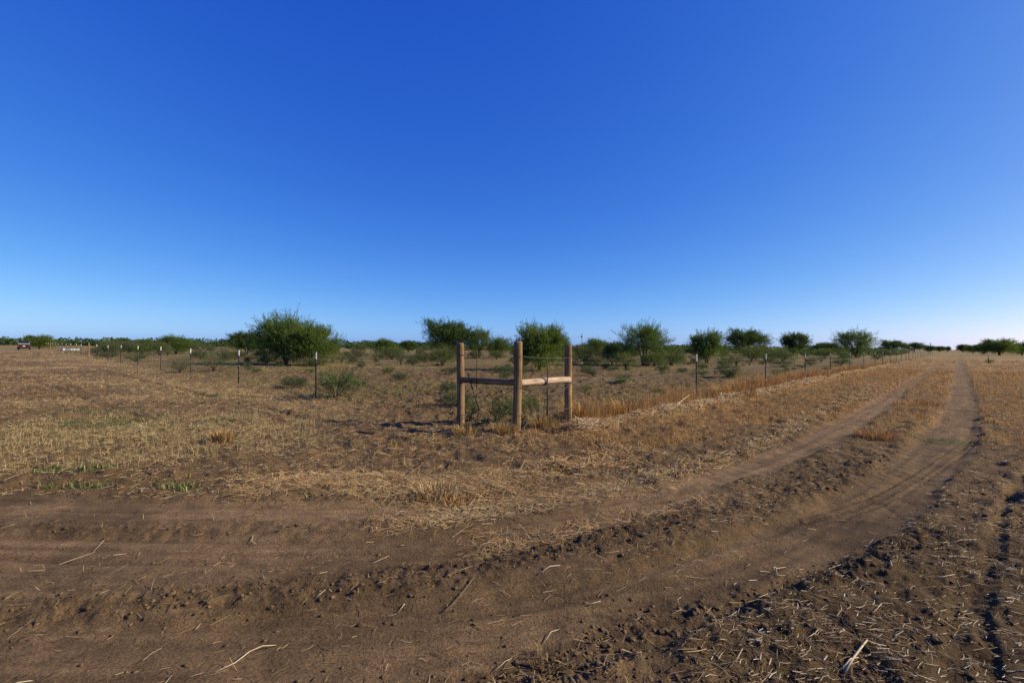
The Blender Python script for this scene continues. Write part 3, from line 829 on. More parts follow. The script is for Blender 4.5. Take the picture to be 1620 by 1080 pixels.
def norm(v): return v / (np.linalg.norm(v, axis=-1, keepdims=True) + 1e-9)

EXT = {}
def grow_tree(name, stems, trunk_h, width, height, ntwig, leaf, seed, flat=.0, base_low=.15, airy=0.25, cols=None, twig_len=.55, lop=0.):
    """returns (bark mesh, crown mesh); unit: metres, foot at the origin"""
    rs = np.random.default_rng(seed)
    wood = MB(); nodes = []
    for q in range(stems):
        az = 2 * math.pi * (q + rs.uniform(-.3, .3)) / stems
        out = rs.uniform(.35, 1.0)
        tgt = np.array([math.cos(az) * width * .40 * out, math.sin(az) * width * .40 * out, height * rs.uniform(.62, .92) * (1 - .35 * out * (1 - flat))])
        tgt[0] += lop * width * .1
        p = np.array([math.cos(az) * .10, math.sin(az) * .10, -.06]); pts = [p]
        for t in np.linspace(.2, 1, 6):
            e = 1.0 + .5 * out
            w = np.array([tgt[0] * t ** (1.15), tgt[1] * t ** (1.15), trunk_h * min(1, t * 2) * .4 + (tgt[2] - trunk_h * .4) * t ** .85])
            pts.append(w + rs.normal(0, .035 * height * .3, 3))
        r0 = .022 * height * rs.uniform(.7, 1.1)
        wood.tube(pts, list(np.linspace(r0, r0 * .22, len(pts))), 6)
        for i in range(2, len(pts)):
            nodes.append((np.array(pts[i]), (np.array(pts[i]) - np.array(pts[i-1]))))
        for b in range(7):
            i = rs.integers(2, len(pts)); s0 = np.array(pts[i-1]) + (np.array(pts[i]) - np.array(pts[i-1])) * rs.random()
            a2 = az + rs.normal(0, 1.1); le = rs.uniform(.18, .42) * width * .55
            up = rs.uniform(-.15, .8)
            d = norm(np.array([math.cos(a2), math.sin(a2), up]))
            e1 = s0 + d * le * .55 + rs.normal(0, .05 * le, 3); e2 = s0 + d * le + np.array([0, 0, .1 * le])
            wood.tube([s0, e1, e2], [r0 * .38, r0 * .25, r0 * .10], 4)
            nodes += [(e1, d), (e2, d), ((e1 + e2) / 2, d), ((s0 + e1) / 2, d)]
    P_ = np.array([a for a, _ in nodes]); D_ = norm(np.array([b for _, b in nodes]))
    # twigs
    nsh = int(ntwig * (1 - airy))
    i = rs.integers(0, len(P_), ntwig)
    st = P_[i] + rs.normal(0, .10 * width * .5, (ntwig, 3)) * np.array([1, 1, .6])
    # fill the envelope of the crown with clumps
    lumps = norm(rs.normal(size=(34, 3))) * np.array([1, 1, .8]); lumps[:, 2] = np.abs(lumps[:, 2]) * 1.25 - .42
    lr = rs.uniform(.62, .92, 34)
    j = rs.integers(0, 34, ntwig); off = rs.normal(0, .17, (ntwig, 3))
    env = lumps[j] * lr[j][:, None] + off
    zc = height * (base_low + (1 - base_low) * .42); zr = height - zc
    zr_dn = zc - height * base_low
    ev = np.stack([env[:, 0] * width / 2 + lop * width * .08, env[:, 1] * width / 2, zc + np.where(env[:, 2] > 0, env[:, 2] * zr, env[:, 2] * zr_dn * 1.9)], -1)
    useenv = rs.random(ntwig) < .62
    st = np.where(useenv[:, None], ev, st)
    cen = np.array([lop * width * .05, 0, height * .35])
    od = norm((st - cen) * np.array([1, 1, 1.1]))
    d = norm(od * 1.0 + np.array([0, 0, .55]) + rs.normal(0, .33, (ntwig, 3)))
    ln = twig_len * rs.uniform(.45, 1.5, ntwig)
    keep = st[:, 2] > height * base_low * .35
    st, d, ln = st[keep], d[keep], ln[keep]
    nt_ = len(st)
    K = leaf['per']
    tt = np.linspace(.08, 1.0, K)[None, :, None]
    droop = np.array([0, 0, -.10])
    pos = st[:, None, :] + d[:, None, :] * ln[:, None, None] * tt + droop * (tt ** 2) * ln[:, None, None]
    pos = pos + rs.normal(0, leaf['spread'], pos.shape)
    ld = norm(d[:, None, :] * .9 + rs.normal(0, .65, pos.shape))
    n = nt_ * K
    L = leaf['len'] * rs.uniform(.6, 1.4, n); W = leaf['wid'] * rs.uniform(.6, 1.3, n)
    q4 = leaf_tri(pos.reshape(-1, 3), ld.reshape(-1, 3), L, W)
    tw0, tw1 = st[::4] - d[::4] * ln[::4, None] * .4, st[::4] + d[::4] * ln[::4, None] * 1.1
    sd_ = norm(np.cross(d[::4], rs.normal(size=(len(tw0), 3)))) * .006 * height / 4
    tq = np.stack([tw0 - sd_, tw0 + sd_, tw1], 1)
    cols = np.array(cols if cols is not None else [(.060, .100, .022), (.048, .085, .020), (.080, .115, .026), (.040, .070, .022)])
    lc = cols[rs.integers(0, len(cols), nt_)] * (1 + .22 * rs.normal(size=(nt_, 1)))
    lc = np.repeat(lc, K, 0) * (1 + .18 * rs.normal(size=(n, 1)))
    q4 = np.concatenate([q4, tq]); lc = np.concatenate([lc, np.tile(np.array([[.085, .06, .04]]), (len(tq), 1))]); n = len(q4)
    crown = raw_mesh(name + '_crown', q4.reshape(-1, 3), tris=np.arange(n * 3).reshape(-1, 3), tint=np.repeat(np.clip(lc, .01, .3), 3, 0))
    EXT[name] = (np.percentile(np.abs(q4[..., :2]), 99.7) * 2, np.percentile(q4[..., 2], 99.85))
    # bare twig ends sticking out of the crown
    return wood.mesh(name + '_trunk', True), crown

YG = [(0.132, 0.1894, 0.0344), (0.1091, 0.1663, 0.0321), (0.155, 0.2007, 0.0413), (0.0861, 0.1434, 0.0298)]
DG = [(0.0616, 0.1063, 0.0276), (0.051, 0.0904, 0.0255), (0.0797, 0.1222, 0.0298), (0.0446, 0.0765, 0.0234)]
BG = [(0.0861, 0.1492, 0.039), (0.0711, 0.1285, 0.039), (0.1091, 0.1663, 0.0459)]
GG = [(.115, .135, .065), (.095, .115, .055), (.14, .15, .08), (.08, .10, .05)]
LF = dict(per=22, len=.135, wid=.040, spread=.05)
TREES = {
    'wide': grow_tree('wide', 6, .5, 6.2, 4.3, 3000, LF, 1, .3, .10, .3, BG + YG[:1], .62),
    'round': grow_tree('round', 5, .4, 5.0, 4.0, 2600, LF, 2, .2, .08, .2, YG + BG[:1], .52),
    'open': grow_tree('open', 5, .8, 5.2, 4.4, 1600, LF, 3, .3, .16, .4, BG + YG[:2], .72),
    'flat': grow_tree('flat', 4, 1.0, 6.6, 3.9, 2900, LF, 4, .8, .26, .2, DG + BG[:1], .50),
    'dark': grow_tree('dark', 3, 1.0, 4.2, 3.8, 2200, LF, 5, .4, .24, .2, DG, .42),
    'vase': grow_tree('vase', 6, .3, 4.6, 3.9, 2200, LF, 6, .1, .12, .2, BG + YG, .55, .4),
}
# bushes of the field: looser and lower
SF = dict(per=14, len=.085, wid=.036, spread=.022)
SHR = {
    'feather': grow_tree('feather', 9, .1, 1.45, .95, 260, dict(per=20, len=.055, wid=.024, spread=.014), 21, .2, .08, .5, BG + GG[:2], .34),
    'bush': grow_tree('bush', 8, .1, 2.4, 1.7, 520, SF, 22, .2, .06, .4, YG + GG, .40),
    'thin': grow_tree('thin', 8, .1, 2.6, 1.8, 240, SF, 23, .3, .10, .6, GG + BG, .55),
    'grey': grow_tree('grey', 8, .1, 2.2, 1.2, 420, SF, 24, .2, .04, .4, GG, .36),
    'weed': grow_tree('weed', 7, .06, .8, .62, 110, dict(per=16, len=.05, wid=.024, spread=.012), 25, .2, .05, .5, [(.085, .15, .04), (.07, .12, .035), (.11, .15, .05)], .24),
}
def plant(kind, xc, base, top, wpx, label, cat='tree', group=None, name=None, rz=None):
    gx, gy = G(xc, base)
    dist = gy
    hpx = base - top
    H = hpx * dist / FPX; Wd = wpx * dist / FPX
    tree = kind in TREES
    t = thing(name or ('tree' if tree else 'shrub'), label, cat, (gx, gy, gz(gx, gy) - .02), rz if rz is not None else random.uniform(0, 6.28), group)
    wm, cm = (TREES if tree else SHR)[kind]
    sx = Wd / EXT[kind][0] * 1.07; sz = H / EXT[kind][1]
    for nm, me, mt in (('trunk' if tree else 'stem', wm, M['bark']), ('crown' if tree else 'foliage', cm, M['leaf'])):
        c = ob(nm, me, mt, t); c.scale = (sx, sx, sz)
    return t

T = [
 ('wide', 452, 576, 491, 104, 'tallest feathery green tree, left half of the big pair behind the left fence'),
 ('round', 494, 578, 512, 82, 'yellow-green rounded tree leaning against the tallest feathery tree'),
 ('dark', 391, 560, 523, 56, 'dark dome-shaped tree just left of the tallest feathery tree'),
 ('vase', 278, 560, 529, 50, 'green tree with a bare snag standing behind the left fence posts'),
 ('round', 62, 552, 529, 42, 'dark rounded tree beside the parked maroon vehicle'),
 ('vase', 610, 562, 534, 38, 'small dark-green tree in the gap between the big pair and the flat-topped tree'),
 ('dark', 646, 557, 538, 28, 'smaller bushy tree right beside the small dark-green tree'),
 ('flat', 707, 565, 504, 92, 'broad flat-bottomed dark tree behind the left wooden post'),
 ('open', 758, 566, 515, 42, 'airy tree touching the broad flat-bottomed tree'),
 ('open', 792, 566, 530, 46, 'low airy tree between the wooden posts'),
 ('round', 853, 586, 508, 90, 'dense rounded tree seen through the wooden corner brace'),
 ('vase', 890, 570, 530, 34, 'smaller green tree tucked behind the dense rounded tree'),
 ('open', 1017, 578, 507, 88, 'open tree with spiky upswept branches beyond the road fence'),
 ('dark', 978, 572, 539, 50, 'low dark bushy tree at the foot of the spiky open tree'),
 ('vase', 1118, 574, 520, 62, 'green vase-shaped tree behind the first road fence post'),
 ('flat', 1178, 562, 519, 70, 'wide dark-green tree touching the vase-shaped tree'),
 ('dark', 1256, 562, 525, 46, 'dark tree with a squared left edge standing apart'),
 ('dark', 1302, 560, 541, 44, 'low dark rounded tree next to the squared dark tree'),
 ('open', 1354, 566, 519, 62, 'ragged open-crowned tree near the road fence'),
 ('flat', 1411, 558, 537, 40, 'domed dark tree beyond the ragged open tree along the fence'),
 ('flat', 1446, 557.5, 541, 32, 'second domed dark tree further up the road fence'),
 ('dark', 1470, 557, 546, 18, 'little dark tree below the distant utility pole'),
 ('dark', 1487, 556.5, 547, 16, 'small round tree near where the road vanishes'),
 ('dark', 1499, 556.2, 547.5, 9, 'tiny round tree closest to the vanishing road on its fence side'),
 ('dark', 1524, 557.5, 544, 18, 'first dark tree across the road where it vanishes'),
 ('round', 1540, 558.5, 545, 22, 'low dark tree across the road beside its vanishing point'),
 ('round', 1581, 562, 535, 50, 'broad dark tree across the road with wispy top'),
 ('dark', 1556, 560, 543, 24, 'dark tree joined to the broad tree across the road'),
 ('vase', 1617, 562, 539, 26, 'tree at the far side of the broad tree across the road'),
 ('vase', 228, 556, 535, 32, 'small tree left of the tree with the bare snag'),
 ('thin', 316, 560, 537, 40, 'sparse grey-green bush behind the left fence posts'),
 ('round', 943, 564, 534, 40, 'feathery small tree right of the pale utility pole'),
 ('bush', 926, 577, 543, 42, 'dense low shrub standing in front of the pale utility pole'),
]
for a in T:
    plant(*a, 'tree' if a[0] in TREES else 'shrub', name=None)
S = [
 ('feather', 532, 629, 576, 84, 'feathery green shrub beside the first left fence post'),
 ('thin', 338, 588, 552, 62, 'sparse spreading sapling between two left fence posts'),
 ('thin', 285, 590, 560, 50, 'thin dark sapling behind the third left fence post'),
 ('grey', 432, 572, 548, 70, 'grey-green thicket at the foot of the tallest tree'),
 ('grey', 372, 568, 552, 44, 'pale grey-green thicket below the dark dome tree'),
 ('bush', 700, 579, 547, 52, 'light green shrub under the flat-bottomed tree'),
 ('bush', 620, 568, 546, 46, 'yellowish shrub under the small dark-green tree'),
 ('thin', 634, 578, 547, 30, 'upright loose shrub in the open field gap'),
 ('thin', 594, 571, 546, 24, 'narrow loose shrub left of the yellowish shrub'),
 ('grey', 560, 567, 551, 46, 'low grey-green shrub in the open field'),
 ('bush', 990, 584, 556, 44, 'yellow-green shrub in front of the spiky open tree'),
 ('bush', 1062, 578, 551, 56, 'loose olive shrub right of the spiky open tree'),
 ('bush', 1035, 580, 554, 40, 'olive shrub under the spiky open tree'),
 ('thin', 968, 577, 556, 36, 'small loose shrub left of the yellow-green shrub'),
 ('grey', 1152, 598, 572, 44, 'grey-green shrub near the first road fence post'),
 ('bush', 1238, 573, 549, 44, 'bushy olive shrub below the squared dark tree'),
 ('thin', 1165, 579, 553, 40, 'tall thin shrub under the wide dark-green tree'),
 ('bush', 1305, 566, 549, 34, 'yellow-green shrub below the low dark rounded tree'),
 ('grey', 1240, 580, 568, 40, 'low weed mound behind the second road fence post'),
 ('grey', 465, 613, 592, 46, 'pale weed mound left of the first left fence post'),
 ('grey', 498, 580, 562, 30, 'small grey weed at the foot of the yellow-green tree'),
 ('weed', 744, 668, 634, 34, 'leafy green weed at the foot of the left wooden post'),
 ('weed', 792, 668, 622, 44, 'tall loose weed inside the wooden corner brace'),
 ('weed', 840, 655, 622, 34, 'green weed right of the corner post'),
 ('weed', 820, 650, 628, 30, 'small weed behind the corner post'),
 ('grey', 715, 592, 580, 30, 'low dark weed mound left of the wooden brace'),
 ('grey', 800, 590, 577, 60, 'low spreading weeds behind the brace rail'),
 ('feather', 215, 572, 557, 34, 'small weed clump at the fifth left fence post'),
 ('grey', 170, 566, 556, 36, 'low weed clump along the left fence'),
 ('bush', 1395, 562, 551, 24, 'small olive shrub by the domed tree along the road'),
 ('bush', 1430, 560, 551, 20, 'small yellow-green shrub before the second domed tree'),
 ('weed', 1566, 574, 566, 14, 'dry bush around the short post across the road'),
]
for a in S:
    plant(*a, 'weed' if 'weed' in a[5] else 'shrub')
# scattered bushes further back in the field
n_ = 0
while n_ < 150:
    xx = random.uniform(150, 1420); yy = 549 + 30 * random.random() ** 2.2 + (xx - 810) * .0087
    gx, gy = G(xx, yy); d = np.array([gx, gy]) - CORNER
    if d @ NR > -2 or d @ NL > -2 or gy > 230: continue
    k_ = random.choice(['bush', 'thin', 'grey', 'grey', 'bush']) if gy > 45 else random.choice(['grey', 'thin', 'grey'])
    lab_ = {'bush': 'dense olive bush scattered in the fenced field', 'thin': 'thin see-through bush scattered in the fenced field', 'grey': 'low grey-green bush scattered in the fenced field'}[k_]
    hh = random.uniform(.5, 1.1) if gy < 60 else random.uniform(.9, 2.4); ww = hh * random.uniform(1.1, 1.9)
    plant(k_, xx, yy, yy - hh * FPX / gy, ww * FPX / gy, lab_, 'shrub', {'bush': 'dense olive bushes', 'thin': 'thin bushes', 'grey': 'low grey-green bushes'}[k_] + ' scattered in the fenced field'); n_ += 1

n_ = 0
while n_ < 70:
    gx, gy = random.uniform(-22, 26), random.uniform(13, 48)
    d = np.array([gx, gy]) - CORNER
    if d @ NR > -1 or d @ NL > -1: continue
    hh = random.uniform(.22, .55); ww = hh * random.uniform(1.3, 2.4)
    v_ = np.array([gx, gy, -EYE]); dz_ = v_ @ cf
    xx, yy = 810 + FPX * (v_ @ cr) / dz_, 540 - FPX * (v_ @ cu) / dz_
    plant(random.choice(['grey', 'weed', 'feather']), xx, yy, yy - hh * FPX / gy, ww * FPX / gy, 'knee-high green weed on the bare soil of the fenced field', 'weed', 'knee-high weeds in the fenced field', 'weed'); n_ += 1

# distant woods reading as one dark band
def far_wood(name, spans, label):
    vs_, cs_ = [], []
    for (x0, x1, y0, y1, h_, step, dens) in spans:
        n = int(math.hypot(x1 - x0, y1 - y0) / step)
        for q in range(n):
            t = (q + rng.random()) / n
            cx, cy = x0 + (x1 - x0) * t, y0 + (y1 - y0) * t + rng.uniform(-.5, .5) * step * 3
            Hh = h_ * rng.uniform(.6, 1.15); Ww = Hh * rng.uniform(.7, 1.2)
            k = dens
            e = norm(rng.normal(size=(k, 3))) * rng.uniform(.75, 1.05, (k, 1)); e[:, 2] = e[:, 2] * .5 + .5
            p = e * np.array([Ww, Ww, Hh]) + np.array([cx, cy, -.1])
            d = norm(e - np.array([0, 0, .4]) + rng.normal(0, .5, (k, 3)))
            sz = np.full(k, Hh * .26) * rng.uniform(.6, 1.3, k)
            vs_.append(leaf_tri(p, d, sz, sz * .9))
            cs_.append(np.repeat(np.array(DG)[rng.integers(0, 4, k)] * rng.uniform(.8, 1.4) * (1 + .2 * rng.normal(size=(k, 1))), 3, 0))
    v = np.concatenate(vs_).reshape(-1, 3); c = np.clip(np.concatenate(cs_), .01, .3)
    o = ob(name, raw_mesh(name, v, tris=np.arange(len(v)).reshape(-1, 3), tint=c), M['leaf'])
    tag(o, label, 'woods', kind='stuff')
far_wood('distant_wood', [(-330, -40, 210, 265, 3.3, 2.6, 150), (-300, -30, 240, 300, 3.8, 3.0, 140)], 'dark band of distant woodland behind the left fence')
far_wood('horizon_trees', [(-1500, 1500, 900, 900, 5.0, 9.0, 60), (1500, 1100, 900, 300, 5.0, 9.0, 60), (-2300, -1500, 500, 900, 5, 9., 60)], 'thin dark line of trees along the horizon')
far_wood('far_scrub', [(-80, 130, 190, 250, 2.6, 4.0, 150), (40, 190, 130, 240, 2.4, 3.5, 140), (-120, 60, 150, 170, 2.2, 4.0, 150), (60, 120, 105, 150, 1.8, 3.5, 130)], 'distant scrub merging behind the field trees')

# ------------------------------------------------------------------ golden bunch grass by the fence
def bunch(a, b, hgt, wid, label, cols=GOLD, n=520):
    gx, gy = G(a, b); z = gz(gx, gy)
    rr = np.sqrt(rng.random(n)) * wid / 2; az = rng.uniform(0, 6.283, n)
    x, y = rr * np.cos(az), rr * np.sin(az)
    parts = blades(x, y, np.zeros(n), hgt * rng.uniform(.55, 1.1, n), rng.uniform(.004, .009, n) + .0006 * gy, az + rng.normal(0, .6, n),
                   np.abs(rng.normal(.1, .25, n)) + .7 * rr / wid, pick_col(n, cols), np.ones(n, bool))
    v, t, c = merge(parts)
    o = ob('bunch_grass', raw_mesh('bunch_grass', v, tris=t, tint=c), M['straw'], None, (gx, gy, z))
    tag(o, label, 'grass clump')
bunch(920, 666, .55, .75, 'golden dry grass clump leaning on the right wooden post')
bunch(990, 659, .48, 1.0, 'wide golden grass clump between the right wooden post and the first road post')
bunch(1158, 630, .55, 1.3, 'brown grass clump just past the first road post', GOLD + [(.26, .14, .06)])
bunch(352, 700, .22, .35, 'small dry brown tuft beyond the pale grass patch', GOLD + DARKST, 200)
bunch(695, 783, .14, .50, 'bleached straw tuft at the turn of the tracks', STRAW, 260)
bunch(722, 790, .09, .34, 'rusty golden tuft beside the bleached straw tuft', GOLD, 200)
bunch(870, 1035, .10, .22, 'short dry stubble tuft at the tip of the clod berm', STRAW[3:] + DARKST, 60)
bunch(800, 690, .26, .45, 'tangled dry grass at the foot of the corner post', PALE + GOLD, 260)
bunch(738, 690, .22, .5, 'dry grass tangle at the foot of the left wooden post', OLIVE + GOLD, 260)
bunch(860, 680, .24, .6, 'olive and gold grass under the bright brace rail', OLIVE + GOLD, 300)
for k_, (s_, n_) in enumerate(((12.6, .25), (15.2, .1), (17.8, .35), (20.5, .15), (24.0, .3), (28.5, .2), (33.0, .3), (38.0, .2))):
    p_ = CORNER + UR * s_ + NR * n_
    d_ = np.array([p_[0], p_[1], 0.0]) - np.array([0, 0, EYE]); dz_ = d_ @ cf
    bunch(810 + FPX * (d_ @ cr) / dz_, 540 - FPX * (d_ @ cu) / dz_, .5 + .1 * math.sin(k_ * 2.1), 1.1 + .3 * math.cos(k_ * 1.7), '%s tall golden grass clump past the first road post, along the fence wire' % ['first', 'second', 'third', 'fourth', 'fifth', 'sixth', 'seventh', 'eighth'][k_], GOLD + [(.26, .14, .06)], 380)
bunch(1385, 690, .20, .7, 'reddish grass tuft between the wheel ruts', [(.36, .20, .10), (.42, .27, .14)], 320)
bunch(1450, 640, .22, 1.2, 'second reddish grass tuft further along between the ruts', [(.36, .20, .10), (.42, .27, .14)], 320)

# ------------------------------------------------------------------ wooden corner of the fence
def log_mesh(name, L, r, seed, bulge=.04):
    rs = random.Random(seed); mb = MB(); k = 20; rings = 26; vv = []; ff = []
    ph = [rs.uniform(0, 6.28) for _ in range(6)]
    prof = [(0, r * .985)] + [(L * i / (rings - 1), r) for i in range(1, rings - 1)] + [(L - .012, r * .99), (L, r * .90)]
    for i, (z, rad) in enumerate(prof):
        for j in range(k):
            t = 2 * math.pi * j / k
            q = 1 + bulge * (.5 * math.sin(2 * t + ph[0] + z * .9) + .3 * math.sin(3 * t + ph[1] - z * 1.7)) + .018 * math.sin(z * 5 + ph[2]) + .008 * rs.uniform(-1, 1)
            vv.append((math.cos(t) * rad * q + .012 * math.sin(z * 1.9 + ph[3]), math.sin(t) * rad * q + .010 * math.sin(z * 1.6 + ph[4]), z + (.004 * math.sin(2 * t + ph[5]) if i >= len(prof) - 2 else 0)))
    for i in range(len(prof) - 1):
        for j in range(k):
            j2 = (j + 1) % k; ff.append((i * k + j, i * k + j2, i * k + k + j2, i * k + k + j))
    ff += [tuple(range(k - 1, -1, -1)), tuple(range((len(prof) - 1) * k, len(prof) * k))]
    mb.add(vv, ff); return mb.mesh(name, True)

C3 = Vector((CORNER[0], CORNER[1], 0)); uL3 = Vector((UL[0], UL[1], 0)); uR3 = Vector((UR[0], UR[1], 0))
PL, PR = C3 + uL3 * BRACE, C3 + uR3 * BRACE
BUR = .25
corner = thing('wooden_fence_corner', 'wooden corner brace of three round posts and two rails wired together', 'fence', tuple(C3))
tops = {}
for nm, p, h_, r_, sd in (('corner', C3, 1.785, .080, 1), ('left', PL, 1.755, .080, 2), ('right', PR, 1.735, .080, 3)):
    me = log_mesh('post', h_ + BUR, r_, sd)
    o = ob('post', me, M['wood'], corner, tuple(p - C3 + Vector((0, 0, -BUR)))); o.rotation_euler = (random.uniform(-.012, .012), random.uniform(-.012, .012), random.uniform(0, 6))
def along(a, b, me_name, L, r, sd, mat):
    me = log_mesh(me_name, L, r, sd, .03)
    o = ob(me_name, me, mat, corner, tuple(a - C3))
    o.rotation_euler = (b - a).to_track_quat('Z', 'Y').to_euler(); return o
zl = .98
nL3 = Vector((NL[0], NL[1], 0)); nR3 = Vector((NR[0], NR[1], 0))
a = PL + Vector((0, 0, zl)) - uL3 * .045 + nL3 * .03; b = C3 + Vector((0, 0, zl + .005)) + uL3 * .055
along(a, b, 'rail', (b - a).length, .066, 5, M['wood'])
a = C3 + Vector((0, 0, zl)) + uR3 * .055; b = PR + Vector((0, 0, zl + .0)) - uR3 * .045 + nR3 * .03
rr = along(a, b, 'rail', (b - a).length, .068, 6, M['wood_sunlit']); rr['label'] = 'bright sunlit rail'
def wire_part(name, pts, rad, mat=None, parent=corner, k=5):
    mb = MB(); o0 = C3
    mb.tube([Vector(p) - o0 for p in pts], rad, k); return ob(name, mb.mesh(name, True), mat or M['wire'], parent)
def loops(p, z, r_=.083, rad=.0032, n=2):
    for q in range(n):
        pts = [p + Vector((math.cos(t) * r_, math.sin(t) * r_, z + q * .012 + .006 * math.sin(t * 2 + q))) for t in np.linspace(0, 2 * math.pi, 19)]
        wire_part('wire_loop', pts, rad, M['rust'])
for p in (C3, PL, PR):
    for z in (1.50, .90, .38): loops(p, z, n=2 if z > 1 else 1)
def helix(a, b, rad, rad_w, turns, sag=0.0):
    d = (b - a); ax = d.normalized(); u_ = ax.orthogonal().normalized(); w_ = ax.cross(u_)
    res = []
    for k_ in (0, math.pi):
        pts = []
        for t in np.linspace(0, 1, int(turns * 6) + 2):
            an = t * turns * 2 * math.pi + k_
            pts.append(a + d * t + (u_ * math.cos(an) + w_ * math.sin(an)) * rad + Vector((0, 0, -sag * 4 * t * (1 - t))))
        res.append(pts)
    return res
def twisted(name, a, b, rad, rad_w, turns, sag=0., parent=corner):
    mb = MB()
    for pts in helix(a, b, rad, rad_w, turns, sag): mb.tube([p - C3 for p in pts], rad_w, 4)
    return ob(name, mb.mesh(name, True), M['wire'], parent)
# diagonal tension wires with their twist sticks
off = nR3 * .09
twisted('brace_wire', PR + off + Vector((0, 0, .93)), C3 + off * 1.0 + uR3 * .05 + Vector((0, 0, .12)), .006, .0045, 22)
twisted('brace_wire', C3 + nL3 * -.09 + Vector((0, 0, .95)), PL - nL3 * .09 + Vector((0, 0, .12)), .005, .0035, 20)
mid = (PR + C3) / 2
st = C3 + uR3 * .78 + nR3 * .11
wire_part('twist_stick', [st + Vector((0, 0, .30)), st + Vector((0, 0, .74)), st + Vector((0, 0, 1.16))], .014, M['black'], k=6)
st2 = C3 + uR3 * .80 + nR3 * .085
wire_part('stay_rod', [st2 + Vector((0, 0, .92)), st2 + Vector((.01, 0, 1.2)), st2 + Vector((-.02, 0, 1.52))], .009, M['rust'])
# strap of black round the bright rail
pts = [C3 + uR3 * (.76 - .05 * math.sin(t)) + nR3 * (.085 * math.cos(t) + .0) + Vector((0, 0, zl + .08 * math.sin(t))) for t in np.linspace(0, 2 * math.pi, 17)]
wire_part('wire_loop', pts, .007, M['black'])
sl_ = PL - uL3 * .33 + nL3 * .10
wire_part('twist_stick', [sl_ + Vector((0, 0, 1.12)), sl_ - uL3 * .18 + Vector((0, 0, .76)), sl_ - uL3 * .36 + Vector((0, 0, .38))], .013, M['black'], k=6)
sr_ = PL - uL3 * .60 + nL3 * .09
wire_part('stay_rod', [sr_ + Vector((0, 0, .82)), sr_ + Vector((0, 0, 1.2)), sr_ + Vector((.005, 0, 1.62))], .009, M['rust'])
def sagged(a, b, sag, n=14): return [a + (b - a) * t + Vector((0, 0, -sag * 4 * t * (1 - t) + .004 * math.sin(t * 31))) for t in np.linspace(0, 1, n)]
for z in (1.50, .90, .38):
    wire_part('strand', sagged(C3 + Vector((0, 0, z)) + nR3 * .082, PR + Vector((0, 0, z - (.04 if z > 1 else 0))) + nR3 * .082, .02), .0042)
wire_part('strand', sagged(PL + Vector((0, 0, 1.50)) + nL3 * .08, C3 + Vector((0, 0, 1.52)) + nL3 * .08, .005), .0036, M['rust'])

# ------------------------------------------------------------------ steel T-posts
def tpost_meshes():
    H = 1.45
    b = MB(); prof = lambda z0, z1, mbx: (mbx.box((0, 0, (z0 + z1) / 2), (.040, .006, z1 - z0)), mbx.box((0, .0205, (z0 + z1) / 2), (.006, .034, z1 - z0)))
    prof(-.3, H - .235, b)
    for i in range(17):
        z = .10 + i * .066
        b.box((0, -.008, z), (.016, .012, .012))
    t = MB(); prof(H - .232, H, t)
    for i in range(3): t.box((0, -.008, H - .19 + i * .066), (.016, .012, .012))
    c = MB(); c.tube([(-.035, 0, 0), (-.03, -.016, .004), (.0, -.022, 0), (.03, -.016, -.004), (.04, .006, 0)], .006, 5)
    return b.mesh('shaft'), t.mesh('painted_tip'), c.mesh('wire_clip', True)
TP = tpost_meshes()
ORD = ['first', 'second', 'third', 'fourth', 'fifth', 'sixth', 'seventh', 'eighth', 'ninth', 'tenth', 'eleventh', 'twelfth', 'thirteenth',
       'fourteenth', 'fifteenth', 'sixteenth', 'seventeenth', 'eighteenth', 'nineteenth', 'twentieth', 'twenty-first', 'twenty-second', 'twenty-third', 'twenty-fourth', 'twenty-fifth', 'twenty-sixth']
M_tips = (M['tip'], M['tip_shaded'])
TIPM = [TP[1], TP[1].copy()]
def tpost(p, side, label, rz, scale=1.0, clips=(.93, .36)):
    t = thing('steel_fence_post', label, 'fence post', (p.x, p.y, gz(p.x, p.y)), rz, 'steel posts of the %s' % side)
    t.rotation_euler = (random.uniform(-.015, .015), random.uniform(-.02, .02), rz + random.uniform(-.15, .15)); t.scale = (1, 1, scale)
    ob('shaft', TP[0], M['black'], t)
    ti = 0 if side.startswith('left') else 1
    ob('painted_tip', TIPM[ti], M_tips[ti], t)
    for z in clips:
        c = ob('wire_clip', TP[2], M['clip'], t); c.location = (0, 0, z)
    return t
FIRST, SPAN = 8.67, 7.29
azL = math.atan2(-UL[0], UL[1]); azR = math.atan2(UR[1], UR[0])
left_posts, right_posts = [], []
wood_at = {8, 17, 20}
for k_ in range(21):
    p = C3 + uL3 * (FIRST + SPAN * k_) + nL3 * random.uniform(-.06, .06)
    left_posts.append(p)
    if k_ in wood_at:
        o = ob('wooden_line_post', log_mesh('wooden_line_post', 1.85, .075, 40 + k_), M['wood'], None, (p.x, p.y, gz(p.x, p.y) - .25))
        tag(o, '%s post from the wooden corner in the left fence, a weathered wooden one' % ORD[k_], 'fence post')
        continue
    tpost(p, 'left fence', '%s steel post from the wooden corner in the left fence, black with white tip' % ORD[k_], math.atan2(NL[1], NL[0]) + 1.57 + .5, random.uniform(.98, 1.02), (.78,) if k_ else (.78, 1.15))
for k_ in range(25):
    p = C3 + uR3 * (FIRST - .05 + SPAN * k_) + nR3 * random.uniform(-.06, .06)
    right_posts.append(p)
    tpost(p, 'road fence', '%s steel post from the wooden corner in the road fence, black with shaded white tip' % ORD[k_], math.atan2(NR[1], NR[0]) + 1.57, random.uniform(.95, 1.0))
